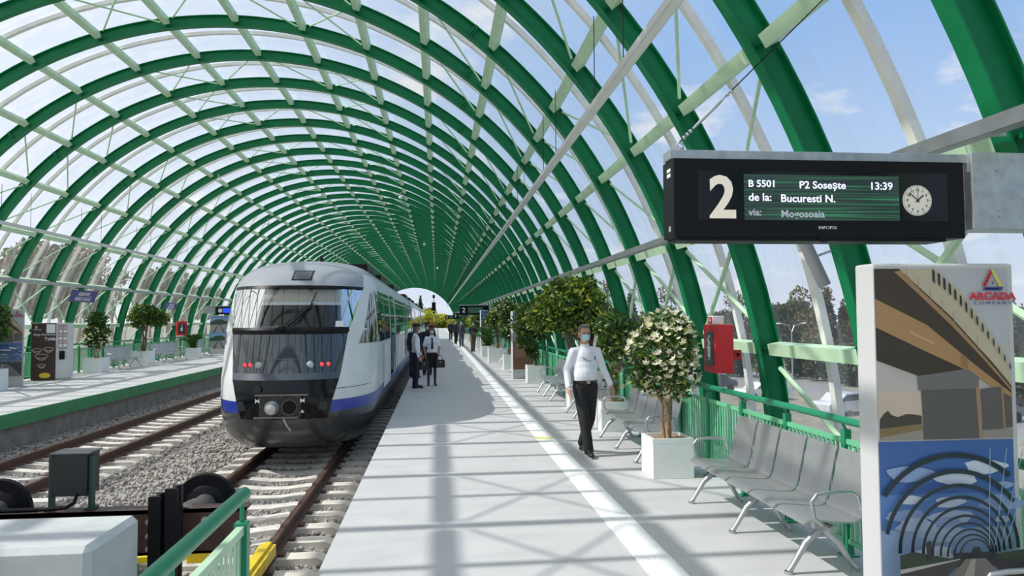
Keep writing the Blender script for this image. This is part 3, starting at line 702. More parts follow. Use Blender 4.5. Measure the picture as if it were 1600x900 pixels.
def totem(lab, loc, w, h, th, rz, pics, with_logo=True, base=0):
    t = thing('advertising_totem', lab, 'totem', loc, rz); b = MB()
    b.b2(-w / 2, w / 2, 0, th, base, h, 0, .012); b.build('frame', mat('totem_grey', (.56, .56, .56), .45), t)
    x0 = -w / 2 + .006; ww = w - .03
    zt = h - .022; zs = zt - (h * .425)
    hs = h * .425
    poly_picture(pics[0], 'upper_picture', t, (x0, -.003, zs + .008), ww - .01, hs - .016)
    poly_picture(pics[1], 'lower_picture', t, (x0, -.003, zs - hs), ww - .01, hs)
    if with_logo: logo(t, (w * .335, -.014, zt - hs * .115), w * .23)
    return t
totem('tall white advertising totem at the right with viaduct and tunnel pictures', (2.725, 3.72, 0), .81, 2.185, .17, 0, (VIADUCT, arcs_picture()))
totem('grey totem with railway track pictures on the opposite platform, next to the train', (-12.6, 44.3, .0), 1.02, 2.22, .2, .0, (tracks_picture(), tracks_picture()), False)
totem('totem with viaduct and tunnel pictures on the opposite platform, left of the vending machine', (-12.72, 23.2, .0), .95, 2.3, .2, .42, (VIADUCT, arcs_picture()))
totem('distant blue grey totem on the platform behind the palm planter', (2.80, 41.0, .0), .80, 2.4, .18, .25, (arcs_picture(), VIADUCT), False)
totem('brown poster stand with a dark edge half way down the platform', (2.74, 23.4, .0), .74, 2.15, .18, .30, (tracks_picture(), [((.22, .09, .06), [(0, 0), (1, 0), (1, 1), (0, 1)]), ((.30, .16, .10), [(.1, .2), (.9, .15), (.9, .5), (.1, .6)])]), False)

# ------------------------------------------------------------------ platform displays
M_screen = bpy.data.materials.new('screen'); M_screen.use_nodes = True
_n = M_screen.node_tree; _p = _n.nodes['Principled BSDF']; _t = _n.nodes.new('ShaderNodeTexCoord'); _m = _n.nodes.new('ShaderNodeMapping'); _m.inputs['Scale'].default_value = (1.2, 1, 95); _m.inputs['Rotation'].default_value = (0, .035, 0)
_z = _n.nodes.new('ShaderNodeTexNoise'); _z.inputs['Scale'].default_value = 1; _z.inputs['Detail'].default_value = 2; _r = _n.nodes.new('ShaderNodeValToRGB'); _r.color_ramp.elements[0].position = .42; _r.color_ramp.elements[0].color = (.012, .02, .022, 1)
_r.color_ramp.elements[1].position = .72; _r.color_ramp.elements[1].color = (.02, .19, .08, 1); _e = _r.color_ramp.elements.new(.55); _e.color = (.018, .06, .04, 1)
_l = _n.links.new; _l(_t.outputs['Object'], _m.inputs[0]); _l(_m.outputs[0], _z.inputs['Vector']); _l(_z.outputs[0], _r.inputs[0]); _l(_r.outputs[0], _p.inputs['Emission Color']); _p.inputs['Emission Strength'].default_value = 1.1; _p.inputs['Base Color'].default_value = (.01, .01, .01, 1); _p.inputs['Roughness'].default_value = .2
M_led = mat('screen_letters', (.75, .72, .95), .5, emit=.85)
M_leddim = mat('screen_letters_dim', (.36, .36, .44), .5, emit=.5)
M_clock = mat('clock_face', (.78, .74, .64), .5, emit=.12)
def clock(parent, loc, r):
    e_ = bpy.data.objects.new('clock', None); C.objects.link(e_); e_.parent = parent; e_.location = loc
    b = MB(); b.tube([(0, 0, 0), (0, -.006, 0)], r, 40); b.build('dial', M_clock, e_)
    b = MB()
    for i in range(60):
        a = i * PI / 30; L_ = .10 if i % 5 == 0 else .05; w_ = .022 if i % 5 == 0 else .010
        u = Vector((math.sin(a), 0, math.cos(a))); b.bar(u * r * (.97 - L_) + Vector((0, -.008, 0)), u * r * .97 + Vector((0, -.008, 0)), w_ * r, .002, 0, (0, 1, 0))
    b.build('minute_marks', M_dark, e_)
    for i in range(1, 13):
        a = i * PI / 6; text(str(i), r * .26, M_dark, e_, (math.sin(a) * r * .70, -.0075, math.cos(a) * r * .70 - r * .09), align='CENTER')
    for nm, a, L_, w_ in (('hour_hand', R(13.65 * 30), .52, .07), ('minute_hand', R(-49), .78, .05), ('second_hand', R(2), .7, .02)):
        b = MB(); u = Vector((math.sin(a), 0, math.cos(a))); b.bar(u * -r * .15 + Vector((0, -.010, 0)), u * r * L_ + Vector((0, -.010, 0)), w_ * r, .002, 0, (0, 1, 0)); b.build(nm, M_dark, e_)
def display(lab, x0, x1, Y, z0, z1, detail, xa, blue=False, flip=False):
    w, h = x1 - x0, z1 - z0; t = thing('departure_display', lab, 'display', (x0, Y, z0))
    b = MB(); b.b2(0, w, 0, .2, 0, h, 0, .006); b.build('housing', M_dark, t)
    k = h / .455
    b = MB(); b.b2(.14 * k, w - .11 * k, -.003, .0, .10 * k, h - .07 * k); b.build('front_window', M_black, t)
    b = MB(); b.b2(.414 * k, (1.36 if detail else .414 * k + w * .52), -.005, -.003, .10 * k, h - .09 * k); b.build('screen', mat('screen_blue', (.02, .07, .75), .3, emit=.9) if blue else M_screen, t)
    if detail: text('2', .335 * k, M_gold, t, (.205 * k, -.004, .118 * k), squash=.96, bold=.009, ext=.002, name='platform_number')
    elif not blue: text('2', .34 * k, M_white, t, (.12 * k, -.006, .12 * k), bold=.008, name='platform_number')
    s = 1 if xa > x1 else -1
    if blue: clock(t, (.26, -.006, h * .5), .12)
    b = MB(); xe = w if s > 0 else 0; xq = xa - x0
    b.b2(-.012 if s > 0 else xq, xq if s > 0 else w + .012, .03, .15, h + .0, h + .055, 0, .004); b.build('carrier_beam', M_galv, t)
    b = MB(); b.b2(xe + s * .045, xq, -.01, .19, h * .12, h + .06 if detail else h * 1.1, 0, .004)
    for q in ((.16, .06), (.17, .30), (.17, .335)):
        if detail: b.tube([(xe + s * .045 + q[0], -.01, h + .02 - q[1]), (xe + s * .045 + q[0], -.018, h + .02 - q[1])], .012, 8)
    b.build('bracket_box', M_galv, t)
    if detail:
        b = MB(); b.b2(xe + .005, xe + .044, .05, .15, h * .1, h); b.build('bracket_arm', M_galv, t)
        b = MB(); b.b2(.02, w - .12, .01, .19, -.018, -.001); b.b2(w * .5 - .02, w * .5 + .02, -.003, .0, -.025, .0); b.build('bottom_hatch', M_dark, t)
        b = MB(); b.b2(-.004, -.0005, .05, .11, h - .07, h - .05); b.b2(-.004, -.0005, .05, .11, h - .10, h - .08); b.b2(-.004, -.0005, .06, .09, .04, .07); b.build('stickers', M_white, t)
        rows = [('B 5501', .438, .293, .056, M_led), ('P2 Sose\u0219te', .745, .287, .060, M_led), ('13:39', 1.175, .284, .062, M_led), ('de la:', .438, .212, .062, M_led), ('Bucuresti N.', .631, .207, .062, M_led), ('via:', .438, .127, .056, M_leddim), ('Mogosoaia', .631, .118, .058, M_leddim)]
        for tx, xx, zz, sz, mm in rows: text(tx, sz, mm, t, (xx, -.0065, zz), squash=1.06, bold=.001, ext=.0005)
        text('INFOPIX', .026, M_white, t, (w * .5 - .03, -.004, .050), squash=1.15, ext=.0005)
        clock(t, (1.47, -.004, .222), .090)
        b = MB(); b.tube([(.07, .09, h + .055), (.07, .09, h + .075)], .010, 8); pts = [Vector((.07 + .017 * math.cos(a), .09, h + .093 + .017 * math.sin(a))) for a in np.linspace(0, 2 * PI, 15)]
        b.tube(pts, .005, 6, cap=False); b.build('eye_bolt', M_galv, t, True)
    return t
DY = 3.93
D = display('large black departure display reading 2 Bucuresti N. hung at the upper right', 1.303, 3.078, DY, 2.345, 2.80, True, 3.9); D.scale = (.97, .97, .97)
t = thing('stay_wire', 'thin stay wire with turnbuckle running up from the large departure display', 'wire', (1.371, DY + .088, 2.885))
p0, p1 = Vector((0, 0, .012)), Vector((1.30, .0, 1.28)); b = MB(); b.tube([p0, p1], .004, 6); b.build('cable', M_dark, t)
b = MB(); b.tube([p0.lerp(p1, .06), p0.lerp(p1, .10), p0.lerp(p1, .18), p0.lerp(p1, .21)], [.005, .011, .011, .005], 8)
for q in (.02, .035, .05, .22, .235): b.ell(p0.lerp(p1, q), .012, 0, 8)
b.build('turnbuckle', M_galv, t, True)
display('second black departure display, smaller, hung far down the platform', 1.45, 3.35, 48.0, 2.2, 2.80, False, 3.75)
display('third departure display in the distance, partly behind the second', 1.75, 3.4, 82.0, 2.0, 2.62, False, 3.75)
display('farthest departure display, tiny and dark above the yellow bushes', 1.2, 3.2, 110.0, 1.95, 2.5, False, 3.75)
display('departure display with a blue screen over the opposite platform', -12.55, -10.55, 43.4, 2.28, 2.72, False, -13.25, True)

# ------------------------------------------------------------------ small fittings on the arches and platforms
def hose_cabinet(lab, loc, rz, s=1):
    t = thing('fire_hose_cabinet', lab, 'fire cabinet', loc, rz); b = MB(); b.b2(-.22 * s, .22 * s, 0, .24 * s, 0, .66 * s, 0, .008); b.build('cabinet', M_red, t)
    b = MB(); b.b2(-.22 * s, .22 * s, -.012, .0, 0, .66 * s, 0, .004); b.build('door', M_red, t)
    b = MB(); b.b2(-.15 * s, .15 * s, -.016, -.011, .10 * s, .56 * s); b.build('door_pane', mat('cabinet_glass', (.05, .05, .05), .08, coat=.5), t)
    b = MB(); b.tube([(.03 * s * math.sin(k * 1.9) - .01, -.02, (.18 + .03 * k) * s) for k in range(12)], .014 * s, 6); b.b2(-.06 * s, .03 * s, -.022, -.016, .22 * s, .36 * s); b.build('hose_picture', M_white, t)
    b = MB(); b.b2(-.10 * s, .10 * s, -.002, .16 * s, .66 * s, .78 * s, 0, .01); b.build('sign_plate', M_white, t)
    b = MB(); b.b2(-.08 * s, .08 * s, -.006, -.002, .675 * s, .765 * s); b.build('sign_field', M_red, t)
    b = MB(); b.b2(-.04 * s, -.022 * s, -.009, -.006, .69 * s, .75 * s); b.b2(.022 * s, .04 * s, -.009, -.006, .69 * s, .75 * s); b.b2(-.03 * s, .03 * s, -.009, -.006, .713 * s, .727 * s); b.build('letter', M_white, t)
hose_cabinet('red fire hose cabinet with glazed door hung above the railing', (3.38, 8.87, 1.22), -PI / 2, .90)
hose_cabinet('red fire cabinet on the opposite platform between two arches', (-13.12, 39.6, 1.17), .5, 1.1)
t = thing('call_point', 'small red fire call point box on the arch right of the hose cabinet', 'call point', (3.70, 8.80, 1.44)); b = MB(); b.b2(-.05, .05, 0, .05, -.06, .06, 0, .01); b.build('box', M_red, t)
b = MB(); b.b2(-.02, .02, -.004, 0, -.02, .02); b.build('button', M_dark, t); b = MB(); b.b2(-.09, -.055, 0, .05, -.06, .06); b.build('backplate', M_white, t)
t = thing('column_speaker', 'grey tubular speaker angled from the arch under the departure display', 'speaker', (3.35, 6.28, 2.38)); b = MB(); b.tube([(-.13, 0, .32), (.10, -.02, -.20)], .055, 14); b.build('body', mat('speaker_grey', (.22, .23, .24), .5), t, True)
b = MB(); b.tube([(0, 0, .05), (.22, .08, .12)], .012, 6); b.build('bracket', M_galv, t)
t = thing('junction_box', 'small grey junction box with a cable on the arch above the totem', 'junction box', (3.83, 6.20, 2.28)); b = MB(); b.b2(-.04, .04, 0, .05, -.045, .045, 0, .006); b.build('box', mat('box_grey', (.55, .56, .55), .5), t)
b = MB(); b.tube([(.04, .02, -.01), (.10, .02, .0), (.14, .03, .05), (.20, .04, .07)], .007, 6); b.build('cable', M_dark, t, True)
for k, (a, n, lab) in enumerate([(70, 17, 'small white speaker under the arches above the light trunking'), (64, 26, 'tiny white speaker further down above the platform'), (118, 14, 'small white camera hung under the arches left of the train roof'), (122, 19, 'tiny white camera further down, left of the train'), (56, 34, 'tiny white lamp high on the right side of the tunnel')]):
    p = vault(a, arcY(n) - .12, RV - .22); t = thing('dome_camera', lab, 'camera', p); b = MB(); b.ell((0, 0, 0), (.10, .13, .09), 0, 12); b.build('body', M_white, t, True); b = MB(); b.b2(-.02, .02, -.02, .02, .05, .26); b.build('stem', M_galv, t)
def name_sign(lab, Y0, L, a0, a1):
    t = thing('station_sign', lab, 'sign'); r = RV - .08; p = vault(a0, Y0, r); q = vault(a1, Y0, r); up = (q - p); H_ = up.length; up.normalize(); nrm = Vector((0, 1, 0)).cross(up)   # faces the track
    if nrm.x < 0: nrm = -nrm
    rot = Matrix((Vector((0, 1, 0)), -nrm, up)).transposed().to_4x4(); t.matrix_world = Matrix.Translation(p) @ rot
    b = MB(); b.b2(0, L, 0, .02, 0, H_); b.build('panel', mat('sign_blue', (.055, .055, .24), .4), t)
    text('AEROPORT', H_ * .42, M_white, t, (L / 2, -.003, H_ * .54), align='CENTER', squash=.95, bold=.004)
    text('HENRI COAND\u0102', H_ * .42, M_white, t, (L / 2, -.003, H_ * .12), align='CENTER', squash=.86, bold=.004)
name_sign('blue station name sign AEROPORT HENRI COANDA on the left arches', 28.0, 2.0, 162.4, 159.5)
name_sign('second, smaller looking blue station name sign further along the left arches', 37.5, 1.6, 163.2, 161.2)
# vending machine
t = thing('vending_machine', 'brown and white coffee vending machine on the opposite platform', 'vending machine', (-12.58, 25.55, 0), .25)
b = MB(); b.b2(-.55, .5, 0, .78, .06, 1.88, 0, .012); b.b2(-.5, .45, .04, .74, 0, .06); b.build('body', mat('vending_grey', (.62, .62, .62), .5), t)
b = MB(); b.b2(-.55, .14, -.012, 0, .02, 1.87); b.build('front_panel', mat('vending_brown', (.045, .022, .018), .35), t)
b = MB(); b.b2(-.13, .12, -.016, -.012, 1.55, 1.84); b.build('notice', M_white, t)
text('Alege Momentele', .10, M_white, t, (-.50, -.014, 1.47), squash=.88); text('Tchibo', .14, M_white, t, (-.18, -.014, 1.31), bold=.003)
b = MB(); b.ell((-.42, -.014, 1.74), (.035, .004, .045)); b.b2(-.5, -.28, -.016, -.012, 1.65, 1.675); b.build('emblem', mat('emblem_tan', (.5, .45, .38), .5), t)
b = MB()
for (x, z, r) in ((-.39, 1.0, .14), (-.06, 1.03, .15), (-.26, .80, .19), (-.25, .50, .11)):
    b.tube([(x + r * math.cos(a), -.015, z + r * .33 * math.sin(a)) for a in np.linspace(0, 2 * PI, 20)], .012, 5, cap=False); b.tube([(x + r * .7 * math.cos(a), -.015, z - .03 + r * .5 * math.sin(a)) for a in np.linspace(PI, 2 * PI, 10)], .016, 5)
b.build('cup_print', mat('cup_print', (.42, .36, .30), .5), t)
b = MB(); b.tube([(0, -.012, 0), (0, -.018, 0)], .16, 24); o = b.build('price_spot', M_yellow, t); o.location = (-.16, 0, .17); o.scale = (1, 1, .55)
b = MB(); b.b2(.20, .46, -.014, 0, 1.02, 1.82); b.build('selection_panel', mat('vending_panel', (.35, .32, .33), .3), t)
b = MB(); b.b2(.24, .40, -.03, -.014, .68, .96, 0, .01); b.build('dispensing_slot', M_dark, t)
for i in range(2):
    for k in range(6):
        b = MB(); b.b2(.23 + i * .13, .32 + i * .13, -.02, -.014, 1.10 + k * .115, 1.18 + k * .115); b.build('button', mat('vending_pink', (.62, .42, .42), .4) if k % 2 else M_white, t)
# yellow marks in the white strip, ridge fields
for Y in (11.62,):
    b = MB()
    for i in range(9): b.b2(1.545 + i * .033, 1.565 + i * .033, Y, Y + .2, .004, .007)
    tag(b.build('tactile_marker', mat('marker_yellow', (.80, .80, .05), .5)), 'row of short yellow tactile bars across the white strip on the platform', 'floor marking')
for y in (4.8, 5.85, 6.9, 8.0, 9.05):
    b = MB()
    for i in range(11): b.b2(1.56 + i * .026, 1.573 + i * .026, y - .13, y + .13, .004, .0085)
    tag(b.build('tactile_marker', M_tactile), 'faint white ridged patch in the white platform strip', 'floor marking', 'white ridged patches of the strip')

# ------------------------------------------------------------------ the train
def itp(x, tab):
    for (a, p), (b, q) in zip(tab, tab[1:]):
        if x <= b: return p + (q - p) * max(0, (x - a) / (b - a))
    return tab[-1][1]
T_W = [(.25, 1.16), (.40, 1.32), (.55, 1.385), (.75, 1.41), (1.0, 1.42), (2.2, 1.42), (2.6, 1.40), (2.95, 1.36), (3.15, 1.29), (3.27, 1.20), (3.38, 1.05), (3.46, .85), (3.52, .6), (3.56, .3), (3.575, .0)]
T_Y = [(.25, 13.25), (.40, 12.98), (.55, 12.86), (.70, 12.79), (1.0, 12.74), (1.36, 12.78), (1.47, 12.84), (2.12, 13.06), (2.19, 13.06), (2.95, 13.55), (3.05, 13.66), (3.15, 13.82), (3.27, 14.1), (3.38, 14.5), (3.46, 15.0), (3.52, 15.6), (3.56, 16.2), (3.575, 16.8)]
T_M = [(.25, .60), (.70, .72), (1.36, .90), (1.47, .92), (2.12, 1.0), (2.19, 1.03), (2.95, 1.19), (3.05, 1.17), (3.575, 1.1)]
ROWS = [.25, .32, .40, .55, .70, .80, .90, 1.0, 1.2, 1.36, 1.47, 1.6, 1.8, 2.0, 2.12, 2.19, 2.35, 2.55, 2.75, 2.95, 3.0, 3.05, 3.15, 3.21, 3.27, 3.33, 3.38, 3.42, 3.46, 3.49, 3.52, 3.545, 3.56, 3.57, 3.575]
NN, NL = 2.5, 2.3
def tz(H): return H + RAIL_Z + .085 * min(1, max(0, (H - .25) / .45)) + .07 * max(0, (H - 2.0) / 1.5)
def tw(H): return itp(H, T_W)
def nose_y(x, H):
    w = max(tw(H), .01); L = NL * w / 1.42; k = min(1, abs(x) / w); return itp(H, T_Y) + L * (1 - (1 - k ** NN) ** (1 / NN))
def nose_end(H): return itp(H, T_Y) + NL * tw(H) / 1.42
def front(x, H, off=0): return Vector((x, nose_y(x, H) - off, tz(H)))      # local: x from the car's middle
def side(Y, H, off=0):
    w = tw(H); ye = nose_end(H)
    if Y < ye:
        L = NL * w / 1.42; w = w * max(0, 1 - ((ye - Y) / L) ** NN) ** (1 / NN)
    return Vector((w + off, Y, tz(H)))
M_twhite = mat('train_white', (.70, .72, .72), .28, coat=.12, noise=.02, spec=.35)
M_tgrey = mat('train_roof_grey', (.30, .32, .345), .32, coat=.2)
M_tskirt = mat('train_skirt_grey', (.045, .048, .053), .25, coat=.3, noise=.2, nscale=3)
M_tblue = mat('train_blue', (.012, .035, .34), .3, coat=.3)
M_ttrim = mat('train_trim', (.07, .085, .11), .3)
M_glass = clearmat('train_windscreen', (.74, .78, .80), 1.42, 0, rough=.02)
M_wind = mat('train_window', (.012, .017, .018), .04, spec=.9, coat=.8)
M_pane2 = mat('train_lower_pane', (.030, .040, .048), .05, spec=.8, coat=.6)
T = thing('train', 'white and grey diesel train with blue stripe standing at the platform', 'train', (TRK_A - .05, 0, 0))
CAR_END = 33.7
cols = []
def row_pts(H):
    w = tw(H); m = min(itp(H, T_M), w * .9); pts = []
    ph = math.acos(min(1, (m / w) ** (NN / 2))) if w > .02 else PI / 2
    ck = []
    for i in range(11):
        f = ph * (i / 10); x = w * math.cos(f) ** (2 / NN); ck.append(x)               # from the side (0) in to the mask edge
    Y2 = [CAR_END, 30, 25, 20, 17.5]
    for y in Y2: pts.append((-w, y))
    for x in ck: pts.append((-x, nose_y(x, H)))
    for i in range(1, 16): x = -m + 2 * m * i / 16; pts.append((x, nose_y(x, H)))
    for x in reversed(ck): pts.append((x, nose_y(x, H)))
    for y in reversed(Y2): pts.append((w, y))
    return [(x, y, tz(H)) for x, y in pts]
grid = [row_pts(H) for H in ROWS]; NC = len(grid[0]); MK0, MK1 = 15, 31                    # columns of the mask
parts = {k: MB() for k in ('body', 'bumper_panel', 'trim_strip', 'lower_window', 'window_seal', 'windscreen')}
for r in range(len(ROWS) - 1):
    h = (ROWS[r] + ROWS[r + 1]) / 2
    for c in range(NC - 1):
        q = [grid[r][c], grid[r][c + 1], grid[r + 1][c + 1], grid[r + 1][c]]; mk = MK0 <= c < MK1; k, mi = 'body', 0
        if mk and .70 < h < 1.36: k = 'bumper_panel'
        elif mk and 1.36 < h < 1.47: k = 'trim_strip'
        elif mk and 1.47 < h < 2.12: k = 'lower_window'
        elif mk and 2.12 < h < 2.19: k = 'window_seal'
        elif mk and 2.19 < h < 2.95: k = 'windscreen'
        elif h < .80: mi = 2
        elif h < 1.0 : mi = 3
        elif h < 2.95 or (h < 3.21 and not mk): mi = 0
        else: mi = 1
        parts[k].add(q, [(0, 1, 2, 3)], mi)
e_ = parts['body']
e_.add([grid[r][0] for r in range(len(ROWS))] + [grid[r][NC - 1] for r in range(len(ROWS))][::-1], [tuple(range(2 * len(ROWS)))], 2)
def weld(o):
    bm = bmesh.new(); bm.from_mesh(o.data); bmesh.ops.remove_doubles(bm, verts=bm.verts, dist=.0005); bmesh.ops.recalc_face_normals(bm, faces=bm.faces); bm.to_mesh(o.data); bm.free(); smooth_mesh(o.data, 50)
for k, ms in (('body', [M_twhite, M_tgrey, M_tskirt, M_tblue]), ('bumper_panel', M_black), ('trim_strip', M_ttrim), ('lower_window', M_pane2), ('window_seal', M_dark), ('windscreen', M_glass)):
    o = parts[k].build(k, ms, T, fix=False); weld(o)
def fpatch(x0, x1, H0, H1, off, nx=8, nh=3, mi=0, b=None):
    b = b or MB(); vs = [front(x0 + (x1 - x0) * i / nx, H0 + (H1 - H0) * j / nh, off) for j in range(nh + 1) for i in range(nx + 1)]
    return b.add(vs, [(j * (nx + 1) + i, j * (nx + 1) + i + 1, (j + 1) * (nx + 1) + i + 1, (j + 1) * (nx + 1) + i) for j in range(nh) for i in range(nx)], mi)
fpatch(-.86, .92, 2.66, 2.88, -.10).build('sun_blind', mat('blind_beige', (.62, .54, .42), .8), T)
fpatch(-.95, .95, 2.615, 2.665, -.09, 10, 1).build('blind_bar', M_white, T)
b = MB(); b.b2(-1.0, 1.0, 13.5, 14.4, 1.60, 1.69); b.b2(-.9, -.2, 13.6, 14.2, 1.69, 1.80); b.build('driver_desk', mat('desk_grey', (.25, .26, .27), .6), T)
b = MB(); b.b2(-1.25, 1.25, 15.9, 15.95, 1.0, 2.75); b.build('cab_bulkhead', mat('cab_grey', (.20, .21, .22), .7), T)
fpatch(.80, .92, 2.24, 2.34, .004, 1, 1).build('sticker', M_white, T)
b = MB(); fpatch(-1.17, 1.17, 2.90, 2.955, .006, 60, 1, 0, b); fpatch(-1.02, 1.02, 2.19, 2.235, .006, 60, 1, 0, b); b.build('screen_border', M_dark, T)
W0 = front(-.08, 2.22, .07); b = MB(); b.ell(W0, (.11, .05, .06), 0, 10); b.tube([W0, front(.16, 2.45, .09), front(.36, 2.60, .07)], .012, 6); b.tube([W0 + Vector((.05, 0, 0)), front(.22, 2.44, .09), front(.42, 2.64, .07)], .012, 6)
b.tube([front(.20, 2.33, .05), front(.37, 2.60, .06), front(.45, 2.84, .05)], .011, 6); b.build('wiper', M_dark, T, True)
for x, c, nm in ((-.67, 'r', 'tail_light'), (-.57, 'r', 'tail_light'), (-.42, 'w', 'headlight'), (.43, 'w', 'headlight'), (.62, 'r', 'tail_light'), (.72, 'r', 'tail_light')):
    b = MB(); c0 = front(x, 1.61, .012); r = .062 if c == 'w' else .047
    b.tube([c0 + Vector((0, .03, 0)), c0], [r * 1.1, r], 16); b.ell(c0, (r * .8, .012, r * .8), 1, 12)
    b.build(nm, [M_galv if c == 'w' else mat('lamp_housing', (.10, .02, .025), .3), mat('lamp_clear', (.50, .56, .55), .1) if c == 'w' else mat('lamp_red', (.75, .06, .08), .3, emit=.7)], T, True)
fpatch(-.74, .82, 1.70, 1.712, .006, 10, 1).build('reflector_strip', M_ttrim, T)
# coupler
cy = 12.70
b = MB(); b.b2(-.34, .34, cy - .10, cy + .12, tz(.74), tz(1.12), 0, .02); b.build('coupler', mat('coupler_iron', (.055, .052, .05), .45, .5, noise=.3, nscale=12), T)
cp = [o for o in T.children if o.name.startswith('coupler')][0]
b = MB(); b.b2(-.40, .46, cy - .13, cy - .10, tz(1.12), tz(1.145)); b.b2(-.42, .30, cy - .13, cy - .10, tz(.745), tz(.775)); b.build('crossbar', mat('coupler_bar', (.22, .21, .2), .4, .6), cp)
b = MB(); b.tube([(-.12, cy - .1, tz(.92)), (-.12, cy - .20, tz(.92)), (-.11, cy - .30, tz(.92)), (-.11, cy - .33, tz(.92))], [.115, .112, .08, .03], 18); b.build('cone', mat('bare_metal', (.62, .61, .60), .35, .6), cp, True)
b = MB(); pr = [(.13, 0), (.13, -.03), (.105, -.03), (.10, .06), (.0, .06)]
b.tube([(.16, cy - .10, tz(.93)), (.16, cy - .13, tz(.93))], .14, 20); b.build('socket_ring', mat('socket_rim', (.10, .095, .09), .4, .6), cp); b = MB(); b.tube([(.16, cy - .12, tz(.93)), (.16, cy - .134, tz(.93))], .112, 20); b.build('socket', M_dark, cp)
b = MB()
for x in (-.36, .37): b.prism([(x - .035, tz(1.0)), (x, tz(1.03)), (x + .035, tz(1.0)), (x + .035, tz(1.08)), (x, tz(1.05)), (x - .035, tz(1.08))], cy - .125, cy - .115)
b.prism([(.34, tz(.84)), (.40, tz(.84)), (.37, tz(.89))], cy - .125, cy - .115); b.build('guide_marks', M_white, cp)
b = MB(); b.tube([(.05, cy - .10, tz(.76)), (.14, cy - .2, tz(.64)), (.20, cy - .22, tz(.58))], .014, 8); b.build('release_handle', M_galv, cp)
b = MB(); b.tube([front(-.40, 1.22, .0), front(-.40, 1.22, .05)], .06, 14)
b.build('jumper_socket', mat('socket_black', (.03, .03, .03), .5), T)
for x in (-.66, .62):
    b = MB(); b.b2(x - .10, x + .10, nose_y(x, .9) - .012, nose_y(x, .9) + .03, tz(.84), tz(.99), 0, .01); b.build('jumper_socket', mat('socket_black', (.03, .03, .03), .5), T)
b = MB(); fpatch(-.03, .33, 3.05, 3.24, .01, 4, 3, 0, b); fpatch(.0, .30, 3.07, 3.225, .016, 4, 3, 1, b); b.build('destination_box', [M_dark, M_ttrim], T)
b = MB(); vs = [front(x, 1.19, .002) for x in np.linspace(.86, 1.36, 9)]; b.tube(vs, .005, 5); b.build('panel_joint', M_dark, T)
# side glazing and doors
def spatch(pts_fn, ny, nh, off, mirror=False):
    b = MB(); vs = []
    for j in range(nh + 1):
        for i in range(ny + 1):
            Y, H = pts_fn(i / ny, j / nh); v = side(Y, H, off)
            if mirror: v.x = -v.x
            vs.append(v)
    return b.add(vs, [(j * (ny + 1) + i, j * (ny + 1) + i + 1, (j + 1) * (ny + 1) + i + 1, (j + 1) * (ny + 1) + i) for j in range(nh) for i in range(ny)])
def rect_win(y0, y1, h0, h1, nm, m, off=.006, mirror=False): return spatch(lambda u, v: (y0 + (y1 - y0) * u, h0 + (h1 - h0) * v), max(2, int((y1 - y0) * 2)), 5, off, mirror).build(nm, m, T, True, fix=False)
for mir in (False, True):
    spatch(lambda u, v: (13.72 + (14.82 - 13.72) * (1 - (1 - u) * (1 - v * .86)), 1.94 + .92 * v), 10, 6, .006, mir).build('cab_window', M_wind, T, True, fix=False)
    base = [(15.0, 16.8), (16.95, 18.7), (21.4, 23.2), (23.3, 25.1), (25.2, 27.0), (29.6, 31.3), (31.4, 33.2)]
    for y0, y1 in base: rect_win(y0, y1, 1.92, 2.92, 'side_window', M_wind, .006, mir)
    for y0 in (19.1, 27.4):
        rect_win(y0, y0 + .75, .98, 2.95, 'door', M_wind, .012, mir); rect_win(y0 + .78, y0 + 1.55, .98, 2.95, 'door', M_wind, .012, mir)
for o in [o for o in T.children if o.name.startswith('door')]:
    sgn = 1 if o.data.vertices[0].co.x > 0 else -1; ys = [v.co.y for v in o.data.vertices]; b = MB(); yy = max(ys) - .08; b.tube([(sgn * (1.42 + .03), yy, .6), (sgn * (1.42 + .03), yy, 1.5)], .014, 6); b.build('door_handle', M_galv, o)
rect_win(16.6, 18.9, .86, 1.86, 'bright_body_patch', mat('train_white_brightened', (.80, .80, .80), .3), .007)  # brighter stretch of the plain white body, its brightness put into the colour
# the cars behind
def car(y0, y1, nm):
    b = MB(); ring = [(-tw(H), H) for H in ROWS] ; pr = [(-tw(H), tz(H)) for H in ROWS] + [(tw(H), tz(H)) for H in reversed(ROWS)]
    nR = len(ROWS)
    for s in (-1, 1):
        for r in range(nR - 1):
            h = (ROWS[r] + ROWS[r + 1]) / 2; mi = 2 if h < .8 else 3 if h < 1.0 else 0 if h < 3.21 else 1
            q = [(s * tw(ROWS[r]), y0, tz(ROWS[r])), (s * tw(ROWS[r]), y1, tz(ROWS[r])), (s * tw(ROWS[r + 1]), y1, tz(ROWS[r + 1])), (s * tw(ROWS[r + 1]), y0, tz(ROWS[r + 1]))]; b.add(q, [(0, 1, 2, 3)], mi)
    for y in (y0, y1): b.add([(x, y, z) for x, z in pr], [tuple(range(len(pr)))], 2)
    o = b.build(nm, [M_twhite, M_tgrey, M_tskirt, M_tblue], T); weld(o)
    return o
for y0, y1 in ((34.4, 54.4), (55.2, 73.0)):
    car(y0, y1, 'car_body')
    for dy in (1.0, 3.0, 7.4, 9.3, 11.2, 15.6):
        if y0 + dy + 1.7 < y1: rect_win(y0 + dy, y0 + dy + 1.7, 1.92, 2.92, 'side_window', M_wind)
    for dy in (5.2, 13.4): rect_win(y0 + dy, y0 + dy + 1.5, .98, 2.95, 'door', M_wind, .012)
for y0, y1 in ((33.7, 34.4), (54.4, 55.2)):
    b = MB(); b.b2(-1.1, 1.1, y0, y1, .55 + RAIL_Z, 3.3 + RAIL_Z); b.build('gangway', M_dark, T)
